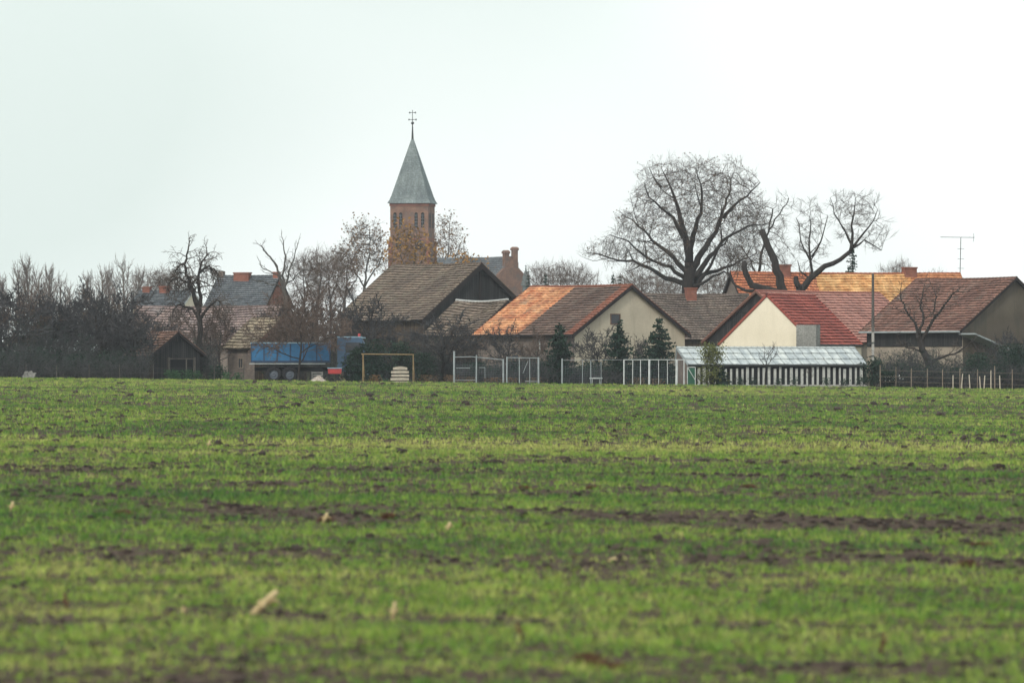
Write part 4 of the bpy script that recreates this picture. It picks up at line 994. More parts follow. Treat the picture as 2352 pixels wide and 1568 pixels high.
# weeping pear at the left
PW = dict(rk=.5, levels=4, n=[0, 9, 6, 3], t0=[.3, .3, .2, .2], ang=[45, 60, 55, 45], ratio=[.6, .6, .6, .5], wig=[.1, .18, .22, .2], trop=[0, -.16, -.22, -.14], rmin=.013, shape=.3)
pear = [dict(p=[(458, 868), (456, 800), (461, 745), (455, 715)], r=(8, 6), lvl=0, mult=0),
        dict(p=[(458, 720), (448, 690), (440, 655), (428, 630), (424, 600), (432, 575)], r=(6, 2), mult=1.5, len=2.4),
        dict(p=[(458, 715), (460, 680), (455, 645), (458, 610), (470, 590)], r=(5.5, 2), mult=1.5, len=2.4, dep=1),
        dict(p=[(445, 675), (430, 650), (410, 636), (395, 645), (388, 655)], r=(4, 1.5), mult=1.3, len=1.6, dep=-1),
        dict(p=[(458, 625), (475, 612), (492, 618), (500, 632)], r=(3.5, 1.3), mult=1.3, len=1.6),
        dict(p=[(424, 605), (412, 610), (402, 625)], r=(3, 1.3), mult=1, len=1.5),
        dict(p=[(462, 730), (480, 705), (500, 690), (515, 700)], r=(4, 1.3), mult=1.2, len=2.2, dep=-1),
        dict(p=[(455, 725), (430, 705), (405, 700), (395, 715)], r=(4, 1.3), mult=1.2, len=2.2, dep=1)]
limb_tree('pear_tree', 'dark weeping bare tree with drooping twigs above the small open shed', 392, 458, pear, 41, PW)
# forked bare tree
fk = [dict(p=[(655, 800), (656, 690), (652, 665)], r=(6, 5), lvl=0, mult=0),
      dict(p=[(652, 670), (645, 640), (635, 610), (622, 590), (605, 575), (600, 565)], r=(3.6, 1.2), mult=.6, len=2.4),
      dict(p=[(650, 660), (652, 620), (655, 590), (650, 562)], r=(3.2, 1.2), mult=.6, len=2.4, dep=1),
      dict(p=[(654, 668), (662, 635), (672, 600), (680, 575)], r=(3, 1.1), mult=.6, len=2.4, dep=-1),
      dict(p=[(640, 635), (620, 625), (600, 612)], r=(2, 1), mult=.5, len=1.6), dict(p=[(656, 655), (672, 640), (690, 625)], r=(2, 1), mult=.5, len=1.6),
      dict(p=[(652, 672), (640, 655), (620, 652), (595, 645)], r=(2, 1), mult=.5, len=1.6)]
limb_tree('forked_tree', 'sparse forked bare tree beside the wide red chimney', 488, 655, fk, 51, dict(PP, rmin=.018, n=[0, 6, 3, 2], levels=3, wig=[.1, .12, .15, .15]), bark='bark_grey', twig='bark_grey')

# trees round the church
def stems(px, yb, yf, yt, w, r):
    return [dict(p=[(px, 880), (px, yb), (px + 1, yf)], r=(r, r * .75), bare=1), dict(p=[(px + 1, yf), (px + w * .1, (yf + yt) / 2), (px + w * .12, yt)], r=(r * .55  , .8)),
            dict(p=[(px + 1, yf), (px - w * .25, yf * .6 + yt * .4), (px - w * .35, yf * .35 + yt * .65)], r=(r * .45, .7)), dict(p=[(px + 1, yf), (px + w * .28, yf * .62 + yt * .38), (px + w * .38, yf * .4 + yt * .6)], r=(r * .45, 1), dep=1)]
sc_tree('leafy_tree', 'tall tree with clinging brown leaves left of the church tower', 620, 836, stems(836, 700, 660, 530, 110, 5), [(838, 548, 48, 44, 0, 3, 540), (812, 598, 42, 46, 0, 3, 432), (862, 595, 32, 46, 0, 3, 396)], 61, kill=.5, step=.42, rt=.015, bark='bark_grey', leaves=('leaf_brown', .95, .2, .13))
sc_tree('leafy_tree', 'pale tree with brownish leaves just right of the church tower', 830, 1022, stems(1022, 690, 640, 510, 90, 4), [(1026, 550, 44, 62, 0, 4, 468), (1045, 585, 34, 40, 0, 3, 360)], 62, kill=.62, step=.5, rt=.017, bark='bark_grey', twig='twig_pale', leaves=('leaf_brown', .9, .25, .17))
sc_tree('leafy_tree', 'orange-leaved tree standing in front of the church tower', 600, 945, stems(945, 690, 640, 530, 90, 4), [(935, 548, 38, 40, 0, 3, 324), (925, 592, 44, 24, 0, 3, 216), (975, 585, 40, 32, 0, 3, 216)], 63, kill=.6, step=.42, rt=.014, bark='bark_grey', twig='twig_brown', leaves=('leaf_orange', 1, .3, .19))
sc_tree('leafy_tree', 'low orange-leaved tree over the ridge of the church nave', 620, 1078, stems(1078, 690, 650, 590, 60, 3), [(1072, 605, 36, 26, 0, 2, 234), (1108, 612, 14, 14, 0, 1, 54)], 64, kill=.6, step=.42, rt=.014, bark='bark_grey', twig='twig_brown', leaves=('leaf_orange', 1, .25, .16))
proto_round = sc_tree('bare_tree', 'bare grey-brown tree between the forked tree and the leafy tree', 500, 728, stems(728, 720, 690, 590, 90, 5), [(728, 622, 50, 52, 0, 3, 756), (722, 672, 44, 30, 0, 3, 288)], 71, kill=.42, step=.36, rt=.013, trop=.12, jit=.18, bark='bark_grey', twig='twig_brown')
leafy2 = sc_tree('leafy_tree', 'lower tree with scattered brown leaves before the tall leafy tree', 540, 790, stems(790, 720, 690, 590, 80, 5), [(790, 615, 42, 48, 0, 3, 612), (785, 665, 40, 30, 0, 3, 270)], 72, kill=.44, step=.36, rt=.013, bark='bark_grey', twig='twig_brown', leaves=('leaf_brown', .4, .15, .09))

def put(proto, px, Y, py_top, rz, label, group=None, wide=1.0):
    x = X(px, Y); z0 = gz(x) - .12; k = (Z(py_top, Y) - z0) / proto['h_']
    c = copy_thing(proto, (x, Y, z0), rz, (k * wide, k * wide, k), label, group); return c

# prototypes for the left thicket
birch = auto_tree('birch_tree', 'tallest feathery pale birch at the far left', 78, 520, 578, 81, PR_birch, bark='bark_light', twig='twig_pale')
birch2 = auto_tree('birch_tree', 'feathery birch with reddish twigs rising above the dark thicket', 283, 510, 576, 82, dict(PR_birch, n=[24, 8, 5, 3], ang=[30, 28, 28, 30]), bark='bark_light', twig='twig_pale')
gB = 'birches behind the left thicket'; lB = 'slim feathery bare birch in the row behind the left thicket'
birch2['label'] = 'feathery birch nearest to the two chimneys, above the left thicket'
for i, (px, Y, top, pr, rz, wd) in enumerate([(48, 525, 596, birch2, 1, 1), (110, 530, 600, birch, 2, 1), (140, 518, 622, birch2, 3, 1), (188, 522, 616, birch, 4, 1.1), (228, 515, 600, birch2, 5, 1),
                                             (255, 530, 604, birch, 1.5, 1), (310, 522, 604, birch, 2.5, 1), (20, 530, 622, birch, .5, 1.1), (165, 540, 640, birch2, .8, 1.2), (95, 515, 604, birch2, 2.2, 1)]):
    put(pr, px, Y, top, rz, lB, gB, wd)
fruit = auto_tree('fruit_tree', 'broad dark fruit tree with twisted limbs in the middle of the left thicket', 232, 388, 632, 91, PR_fruit, twig='twig_dark')
fruit2 = auto_tree('fruit_tree', 'dark twiggy fruit tree at the very left edge', 36, 390, 634, 92, dict(PR_fruit, ang=[45, 45, 45, 45, 45], n=[8, 6, 5, 4, 3]), twig='twig_dark')
fruit3 = auto_tree('fruit_tree', 'brownish bushy tree before the blue truck with its thin stem in front', 684, 376.5, 655, 93, dict(PR_fruit, ang=[40, 42, 45, 45, 45], n=[8, 7, 5, 4, 3], trunk=.6, trop=[.06, .03, .03, .03, .02]), twig='twig_brown')
tree_spots = [(130, 396, 662, fruit, 2, 'dark bare fruit tree between the left edge tree and the broad fruit tree', 1),
         (322, 386, 700, fruit2, 1, 'low fruit tree left of the small open shed', 1.1), (350, 396, 712, fruit3, 3, 'brown bare tree above the left slope of the small open shed', 1),
         (505, 396, 688, fruit3, 2, 'bare round tree right of the weeping tree, above the tan roofed shed', 1.0), (640, 396, 690, fruit, 4, 'bare tree behind the rear of the blue truck', .9),
         (742, 398, 672, fruit3, 1, 'brown twiggy tree behind the front of the blue truck', 1.0), (838, 394, 655, fruit2, 5, 'dark bare tree with crooked stem before the left end of the big barn roof', .75),
         (935, 392, 745, fruit, 1, 'low bare fruit tree under the big barn eave', .9), (1018, 386, 705, fruit2, 2, 'bare fruit tree with a forked trunk before the low outhouse', 1.05),
         (1068, 388, 730, fruit3, 4, 'twiggy bare tree over the left corner of the patched roof house', .9), (1165, 384, 728, fruit, 3, 'thin bare tree before the bright orange roof half', .7),
         (1235, 386, 742, fruit3, 2, 'sparse bare tree before the brown half of the patched roof', .8), (1380, 387, 742, fruit2, 1.7, 'bare twiggy tree before the ochre gable', 1.0), (1462, 389, 760, fruit, .7, 'low bare tree between the two right spruces', .8),
         (702, 404, 660, fruit3, 3.3, 'reddish-brown twiggy tree over the right end of the truck bed', 1.0), (775, 406, 676, fruit, 2.2, 'bare twiggy tree before the left edge of the big barn roof', 1.0), (652, 386, 700, fruit3, .4, 'bushy bare tree directly behind the middle of the truck bed', .9),
         (484, 393, 704, fruit3, 5.1, 'bushy bare tree between the small open shed and the tan roofed shed', .6), 
         (665, 389, 668, fruit3, 2.9, 'dense bushy bare tree over the rear half of the truck bed', 1.0), (722, 390, 676, fruit3, 4.6, 'dense bushy bare tree between truck bed and truck cab', 1.0), (300, 390, 690, fruit2, 5.5, 'dark bare tree over the left edge of the dull orange shed roof', 1.0),
         (398, 398, 716, fruit3, 1.2, 'grey bare tree rising behind the peak of the small open shed', .8), (868, 396, 742, fruit3, 2, 'bushy bare tree behind the left post of the goal frame', 1.1), (58, 394, 650, fruit3, 1, 'grey-brown bushy tree beside the left edge tree', .8), (155, 400, 650, fruit, 1, 'dense dark tree left of the broad fruit tree', .8), (205, 404, 652, fruit3, 2, 'brownish bushy tree immediately behind the broad fruit tree', .8),
         (-8, 398, 640, fruit, 5, 'dark tree cut by the left edge of the photo', 1), (180, 402, 668, fruit2, 3, 'bushy dark tree behind the broad fruit tree', 1), (85, 398, 672, fruit2, 4, 'bare tree just right of the pale roofed hut', .9), (275, 402, 668, fruit3, 1, 'brownish tree just right of the broad fruit tree', 1)]
for i, (px, Y, top, pr, rz, lab, wd) in enumerate(tree_spots):
    put(pr, px, Y, top, rz, lab, None, wd)
# far bare trees on the horizon
gF = 'far bare trees on the skyline'; lF = 'pale hazy bare tree on the skyline between the church and the great oak'
for i, (px, Y, top, rz) in enumerate([(1240, 640, 602, 1), (1262, 660, 600, 2), (1292, 650, 598, 3), (1322, 670, 600, 4), (1345, 650, 616, 5)]): put(proto_round, px, Y, top, rz, lF, gF, .62)
for i, (px, Y, top, rz) in enumerate([(1470, 560, 606, 1), (1510, 550, 622, 2), (1540, 545, 630, 3), (1630, 550, 620, 4), (1668, 545, 612, 5), (1440, 570, 625, 2.4)]):
    put(proto_round, px, Y, top, rz, 'low bare tree in the row behind the trunk of the great oak', 'bare trees behind the oak trunk', .9)
for i, (px, Y, top, rz) in enumerate([(340, 560, 618, 2), (372, 570, 612, 3), (398, 560, 622, 1)]):
    put(proto_round, px, Y, top, rz, 'faint bare tree behind the two chimneys', 'faint trees behind the two chimneys', .8)
for i, (px, Y, top, rz) in enumerate([(2052, 620, 600, 2), (2072, 640, 594, 3), (2150, 640, 618, 1)]):
    put(proto_round, px, Y, top, rz, 'faint bare tree peeping over the orange ridge by the right chimney', 'faint trees over the orange ridge', .6)
put(proto_round, 700, 510, 582, 2, 'bare tree just right of the forked tree', None, .8)
put(proto_round, 760, 520, 572, 4, 'bare tree rising between the lower and the tall leafy tree', None, .8)

# garden trees on the right
ap = [dict(p=[(2145, 885), (2138, 850), (2122, 812), (2112, 780), (2110, 762)], r=(11, 6), lvl=0, mult=0),
      dict(p=[(2112, 775), (2100, 740), (2082, 705), (2068, 680)], r=(4, 1.3), mult=.9, len=2), dict(p=[(2112, 765), (2120, 730), (2115, 700), (2122, 672)], r=(4, 1.3), mult=.9, len=2, dep=1),
      dict(p=[(2118, 780), (2135, 745), (2155, 715), (2175, 690), (2190, 672)], r=(4.5, 1.3), mult=.9, len=2, dep=-1), dict(p=[(2135, 830), (2160, 822), (2190, 812), (2225, 790)], r=(4, 1.3), mult=1.0, len=2),
      dict(p=[(2125, 815), (2095, 800), (2070, 790)], r=(3, 1.2), mult=.9, len=1.8), dict(p=[(2145, 715), (2150, 690), (2146, 668)], r=(2, 1), mult=.7, len=1.4)]
t, tb = limb_tree('apple_tree', 'leaning dark apple tree before the brown-red tiled house', 384, 2145, ap, 101, dict(PP, levels=4, n=[0, 6, 4, 3], rmin=.013, wig=[.1, .2, .22, .2], ang=[45, 50, 45, 45]))
put(fruit, 2330, 382, 748, 2, 'bare tree before the mossy gable at the right edge', None, .8)
put(fruit3, 2255, 384, 790, 4, 'low bare tree under the porch roof of the right house', None, .8)
sap = auto_tree('sapling', 'small bare sapling before the middle of the greenhouse', 1757, 375.6, 782, 111, dict(PR_shrub, levels=3, n=[6, 4, 3], ang=[38, 36, 36, 36], t0=[.5, .2, .2, .2], trunk=.8), r0=.045, wpx=48)
put(sap, 1857, 376, 838, 2, 'short sapling before the right part of the greenhouse', None, 1.1)

# conifers
def spruce(label, px, Y, py_top, wpx, seed, mat_='needle', py_cut=None, name='spruce_tree', dens=1.0, group=None):
    x = X(px, Y); z0 = gz(x) - .12; H = Z(py_top, Y) - z0; W = wpx / 2 * Y / F; R = random.Random(seed)
    t = thing(name, label, 'tree', (x, Y, z0), 0, group)
    tr = MB(); tr.tube([(0, 0, 0), (0, 0, H * .5), (.02, 0, H)], [H * .016 + .03, H * .009 + .015, .012], 7); tr.build('trunk', M['bark'], t)
    C = []; br = MB(); nt_ = int(H * 5 * dens)
    for i in range(nt_):
        f = (i + .5) / nt_; z = H * (.04 + .94 * f); rr = W * 1.55 * ((1 - f) ** .75) * R.uniform(.7, 1.15) + .08
        for k in range(8 if f < .8 else 5):
            a = R.random() * 6.28; L = rr * R.uniform(.6, 1.12); dz = -.18 * L + R.uniform(-.08, .08); up = .12 * L
            p0 = Vector((0, 0, z)); p1 = Vector((math.cos(a) * L * .6, math.sin(a) * L * .6, z + dz)); p2 = Vector((math.cos(a) * L, math.sin(a) * L, z + dz + up))
            br.tube([p0, p1, p2], [.02, .012, .006], 3, False)
            nn = max(5, int(L * 34 * dens))
            for q in range(nn):
                tt = R.random() ** .8; p = p0.lerp(p1, tt / .6) if tt < .6 else p1.lerp(p2, (tt - .6) / .4)
                sp = .05 + .13 * L * (1 - abs(tt - .5)); C.append((p.x + R.gauss(0, sp), p.y + R.gauss(0, sp), p.z - abs(R.gauss(0, .06)) + .02))
    br.build('branches', M['bark'], t); leafquads('foliage', np.array(C), .10, M[mat_], t, seed); t['h_'] = H
    return t
sp1 = spruce('slender dark spruce before the right end of the patched tile roof', 1285, 378, 738, 62, 1)
sp2 = spruce('tall dark spruce right below the small gable window', 1422, 379, 732, 70, 2)
sp3 = spruce('broadest blue-green spruce at the right foot of the ochre gable', 1514, 382, 727, 100, 3)
spruce('small dark young spruce beside the leafy shrub at the greenhouse', 1658, 375.5, 842, 26, 4)
spruce('blue-green young spruce just right of the red trailer', 832, 377.4, 783, 80, 5)
spruce('dark conifer peeping over the orange roof by the curved limb', 1958, 500, 564, 66, 6, 'needle_far', dens=.8, name='conifer_tree')
spruce('dark conifer beside the little church turret', 1214, 640, 616, 34, 7, 'needle_far', dens=.5, name='conifer_tree')
spruce('left one of two small far conifers left of the great oak', 1408, 560, 624, 22, 8, 'needle_far', dens=.6, name='conifer_tree')
spruce('right one of two small far conifers left of the great oak', 1424, 565, 627, 22, 9, 'needle_far', dens=.6, name='conifer_tree')
spruce('thin dark conifer among the pale trees near the church', 1253, 600, 625, 18, 10, 'needle_far', dens=.6, name='conifer_tree')

# evergreen bushes and leafy shrubs
def bush(label, px, Y, py_top, wpx, seed, mat_='leaf_dark', name='bush', size=.07, dens=1.0, stems=True, group=None, py_bot=None, cat='bush', deep=.7):
    x = X(px, Y); z0 = gz(x) - .12; H = Z(py_top, Y) - z0; W = wpx / 2 * Y / F; R = np.random.RandomState(seed)
    t = thing(name, label, cat, (x, Y, z0), 0, group)
    nc = int(10 + W * H * 10); cl = np.stack([R.normal(0, .42, nc) * W, R.normal(0, .42, nc) * W * deep, H * (.12 + .78 * R.rand(nc) ** .8)], -1)
    k = 1 - .5 * (cl[:, 2] / H) ** 2; cl[:, 0] *= k; cl[:, 1] *= k
    n = int(nc * 70 * dens); idx = R.randint(0, nc, n); rad = .10 + .13 * min(W, H)
    C = cl[idx] + R.normal(0, rad, (n, 3)); C[:, 2] = np.clip(C[:, 2], .03, H * 1.02)
    leafquads('foliage', C, size, M[mat_], t, seed)
    if stems:
        mb = MB(); rr = random.Random(seed)
        for i in range(min(nc, 26)):
            c = cl[i]; b = Vector((c[0] * .2, c[1] * .2, 0)); mb.tube([b, Vector(c) * .55 + Vector((0, 0, .05)), Vector(c)], [.03, .018, .008], 4, False)
        mb.build('stems', M['bark'], t)
    t['h_'] = H; return t
bush('olive-green leafy shrub before the left part of the greenhouse', 1636, 375.8, 788, 74, 1, 'leaf_olive', 'leafy_shrub', .065, 1.1)
bush('dark evergreen bush behind the left half of the goal frame', 862, 383, 782, 84, 2, size=.075, dens=.8)
bush('dark evergreen bush behind the right half of the goal frame', 925, 384, 786, 76, 3, size=.075, dens=.8)
bush('dark green bush between the truck cab and the goal frame', 814, 377.2, 800, 50, 4, size=.075, dens=.8)
bush('dark bush right of the goal frame below the big barn', 975, 384, 812, 70, 5, size=.07, dens=.7)
bush('dense dark green bush at the foot of the tall pole', 2005, 376, 822, 50, 6, size=.07)
bush('dark hedge bush at the right edge of the photo', 2335, 379, 792, 110, 7, size=.07, dens=1.2)
bush('dark bush left of the hedge at the right edge', 2280, 380, 838, 80, 8, size=.07, dens=.8)
bush('dark bush under the leaning apple tree', 2190, 380, 846, 80, 9, size=.07, dens=.8)
bush('low dark bush between the white-flowered shrub and the apple tree', 2098, 380, 848, 70, 10, size=.07, dens=.8)
t = bush('low shrub dotted with white flowers right of the tall pole', 2042, 377, 853, 42, 11, 'leaf_dark', 'flowering_shrub', .06)
R_ = np.random.RandomState(4); leafquads('blossom', np.stack([R_.normal(0, .42, 46), R_.normal(-.3, .12, 46), .55 + .35 * R_.rand(46)], -1), .055, M['petal'], t, 3)
for i, (px, tp, w_) in enumerate([(20, 812, 80), (105, 800, 90), (178, 815, 80), (250, 808, 80), (305, 820, 60), (640, 850, 60), (500, 842, 50)]):
    bush('dark evergreen shrub low among the bare trees of the left gardens', px, 384, tp, w_, 80 + i, 'leaf_dark', 'evergreen_shrub', .07, .55, True, 'evergreen shrubs in the left gardens')
bush('dark ivy-clad bush before the mossy gable, left of the edge bush', 2245, 382, 812, 70, 90, size=.07)
bush('dark bush before the brown house wall, right of the tall pole', 2065, 383, 836, 60, 91, size=.07, dens=.6)
bush('dark bush under the slender spruce', 1262, 384, 832, 70, 12, size=.07, dens=.7)
bush('dark shadowed bush between the slender and the tall spruce', 1352, 384, 834, 100, 13, size=.07, dens=.8)
bush('dark bush behind the white railing by the broad spruce', 1480, 385, 826, 90, 14, size=.07, dens=.8)
bush('dark bush behind the left metal fence', 1100, 385, 834, 90, 15, size=.07, dens=.7)
bush('dark bush behind the fence section with the slanting bar', 1190, 386, 832, 80, 16, size=.07, dens=.7)
for i, (px, w_) in enumerate([(1700, 18), (1730, 20), (1790, 22), (1825, 16), (1900, 20), (1940, 16), (1975, 18)]):
    bush('little dark shrub at the foot of the greenhouse front', px, 375.6, 866 + (i % 3) * 2, w_, 20 + i, 'leaf_dark', 'small_shrub', .045, .35, False, 'little shrubs along the greenhouse')
for i, (px, tp, w_) in enumerate([(388, 850, 26), (408, 852, 22), (430, 850, 30), (452, 852, 24), (520, 856, 22), (548, 857, 20)]):
    bush('bright green weed clump at the field edge below the small shed', px, 375, tp, w_, 40 + i, 'weed', 'weed_clump', .05, .35, False, 'green weeds by the small shed', cat='weed')
for i, (px, w_, tp) in enumerate([(1040, 50, 862), (1075, 60, 866), (1130, 60, 868), (1180, 60, 868), (1230, 40, 868), (1470, 70, 868), (1500, 50, 870), (985, 50, 862), (860, 40, 862)]):
    bush('low brownish weed patch along the metal fences', px, 375, tp, w_, 60 + i, 'leaf_brown', 'weed_patch', .045, .25, False, 'brown weeds along the fences', cat='weed')

# undergrowth: the tangled dark mass nobody could count
def undergrowth():
    R = random.Random(77); mb = MB(); C = []
    spans = [(2015, 2420, 376.5, 380, 300, .42), (1050, 1430, 376.5, 380, 200, .36), (-60, 345, 378, 384, 260, .55), (345, 495, 388, 392, 90, .8), (-60, 345, 388, 396, 640, 1.0), (330, 495, 389, 394, 120, .9), (930, 1090, 387, 392, 190, .8), (610, 780, 386, 390, 140, .75), (1090, 1320, 388, 391, 110, .6), (2030, 2420, 381, 388, 380, .75), (1320, 1560, 386, 389, 120, .5)]
    for (a, b, y0, y1, n, hh) in spans:
        for i in range(n):
            Y = R.uniform(y0, y1); px = R.uniform(a, b); x = X(px, Y); z0 = gz(x) - .12; H = hh * R.uniform(1.4, 3.6) * (.7 + .6 * mnoise.noise(Vector((x * .35, 0, 0))) + .3)
            d = Vector((R.gauss(0, .18), R.gauss(0, .18), 1)).normalized(); p = Vector((x, Y, z0)); pts = [p]; 
            for k in range(4): d = (d + Vector((R.gauss(0, .12), R.gauss(0, .12), 0))).normalized(); pts.append(pts[-1] + d * H / 4)
            mb.tube(pts, [.022, .02, .016, .012, .008], 3, False)
            for k in range(15):
                q = R.uniform(.15, 1); f = q * 4; ii = min(3, int(f)); o = pts[ii].lerp(pts[ii + 1], f - ii)
                e = Vector((R.gauss(0, .5), R.gauss(0, .5), R.uniform(.1, .9))).normalized() * R.uniform(.3, .8)
                m1 = o + e * .5 + Vector((0, 0, .03)); mb.tube([o, m1, o + e], [.011, .009, .006], 3, False)
                if R.random() < .5: C.append(tuple(o + e))
    o = mb.build('undergrowth', M['twig_dark'], None)
    tag(o, 'tangled dark leafless undergrowth along the gardens', 'undergrowth', kind='stuff')
    C = np.array(C); C = np.repeat(C, 3, 0) + np.random.RandomState(1).normal(0, .12, (len(C) * 3, 3))
    o = leafquads('bramble_leaves', C, .05, M['leaf_dark'], None, 4)
    tag(o, 'dark green bramble leaves among the leafless undergrowth', 'bramble', kind='stuff')
undergrowth()

# ------------------------------------------------------------------ truck
def truck():
    Y = 380.5; s = F / Y; x0 = X(700, Y); g0 = gz(x0) - .12
    t = thing('dump_truck', 'blue dump truck with long ribbed bed parked facing right', 'truck', (x0, Y, g0))
    lx = lambda px: (px - 700) / s; lz = lambda py: Z(py, Y) - g0
    bx0, bx1, bz0, bz1 = lx(578), lx(759), lz(832), lz(788); W = 1.2
    b = MB(); th = .06
    b.box(bx0, bx1, -W, -W + th, bz0, bz1); b.box(bx0, bx1, W - th, W, bz0, bz1); b.box(bx0, bx0 + th, -W + th, W - th, bz0, bz1); b.box(bx1 - th, bx1, -W + th, W - th, bz0, bz1 + .15)
    b.box(bx0 + th, bx1 - th, -W + th, W - th, bz0, bz0 + .08)
    bed = b.build('dump_bed', M['blue'], t)
    r = MB()
    for k in (0, 1): r.box(bx0 - .02, bx1 + .02, (-W - .05, W)[k], (-W, W + .05)[k], bz1 - .02, bz1 + .06)
    r.build('top_rail', M['blue_l'], bed)
    r = MB(); n = 6
    for i in range(n + 1):
        x = bx0 + (bx1 - bx0) * i / n; r.box(max(bx0, x - .04), min(bx1, x + .04), -W - .045, -W, bz0 + .1, bz1 - .02)
    r.box(bx0, bx1, -W - .04, -W, bz0 + .02, bz0 + .12); r.build('bed_ribs', M['blue_d'], bed)
    r = MB(); r.box(bx0 - .1, bx1 - .3, -W - .1, -W + .05, bz0 - .12, bz0 - .05); r.build('side_marker_rail', M['galv'], t)
    c = MB()
    for y in (-.4, .3): c.box(lx(585), lx(838), y, y + .1, .75, .98)
    for k in range(6): c.box(lx(590 + k * 45), lx(590 + k * 45) + .1, -.3, .3, .78, .92)
    c.box(lx(718), lx(742), -1.1, -.5, .45, .95); c.build('chassis', M['dark'], t)
    # cab, profile in side view then pushed through the width
    c0, c1 = lx(776), lx(841); zt = lz(776)
    prof = [(c0, .75), (c1 - .02, .6), (c1, 1.6), (c1 - .10, zt - .35), (c1 - .30, zt), (c0 + .05, zt + .02), (c0, zt - .1)]
    cb = MB(); L = [(x, -1.2, z) for x, z in prof]; Rr = [(x, 1.2, z) for x, z in prof]
    cb.face(L); cb.face(Rr[::-1])
    for i in range(len(L)):
        j = (i + 1) % len(L); cb.face([L[j], L[i], Rr[i], Rr[j]])
    cab = cb.build('cab', M['cab_blue'], t)
    r = MB(); r.box(c0 - .02, c1 - .28, -1.15, 1.15, zt + .02, zt + .10); r.box(c1 - .3, c1 - .05, -1.12, 1.12, zt - .02, zt + .05); r.build('roof_panel', M['blue_l'], cab)
    g_ = MB(); g_.face([(c0 + .55, -1.206, zt - 1.0), (c1 - .22, -1.206, zt - 1.0), (c1 - .34, -1.206, zt - .3), (c0 + .55, -1.206, zt - .3)]); g_.build('side_window', M['glass'], cab)
    g_ = MB(); g_.face([(c1 + .008, -1.05, 1.7), (c1 + .008, 1.05, 1.7), (c1 - .09, 1.05, zt - .4), (c1 - .09, -1.05, zt - .4)]); g_.build('windscreen', M['glass'], cab)
    d = MB(); d.box(c0 + .45, c1 - .15, -1.225, -1.2, .8, zt - 1.08); dd = d.build('door', M['blue_d'], cab)
    d = MB(); d.box(c0 + .5, c0 + .65, -1.25, -1.225, 1.4, 1.45); d.build('handle', M['galv'], dd)
    d = MB(); d.box(c1 - .1, c1 + .12, -1.2, 1.2, .45, .8); d.build('bumper', M['blue_l'], t)
    d = MB(); d.lathe([(.09, 0), (.09, .14), (.05, .2), (0, .21)], 8, (c1 - .45, -.5, zt + .09)); d.build('beacon', M['red'], cab)
    for k, y in ((0, -1.15), (1, 1.15)):
        m_ = MB(); m_.bar((c1 - .05, y * 1.1, zt - .5), (c1 + .12, y * 1.22, zt - .5), .03); m_.box(c1 + .05, c1 + .1, y * 1.22 - .09, y * 1.22 + .09, zt - .95, zt - .5); m_.build('mirror', M['dark'], cab)
    for px in (630, 667, 808):
        for sy in (-1, 1):
            w_ = MB(); prof_ = [(.30, -.14), (.46, -.15), (.52, -.10), (.52, .10), (.46, .15), (.30, .14)]
            w_.lathe(prof_, 20); w_.v = [(v[0] + lx(px), v[2] + sy * 1.0, v[1] + .52) for v in w_.v]
            wh = w_.build('wheel', M['rubber'], t)
            r_ = MB(); r_.lathe([(.0, .06), (.10, .10), (.12, .05), (.27, .02), (.31, .12), (.31, -.12), (0, -.12)], 16); r_.v = [(v[0] + lx(px), -v[2] * 1 * (1 if sy < 0 else -1) + sy * 1.0, v[1] + .52) for v in r_.v]; r_.build('rim', M['rim'], wh)
    f = MB(); 
    for px in (630, 667): f.box(lx(px) - .6, lx(px) + .6, -1.2, -.85, 1.1, 1.14)
    f.build('mudguard', M['dark'], t)
truck()

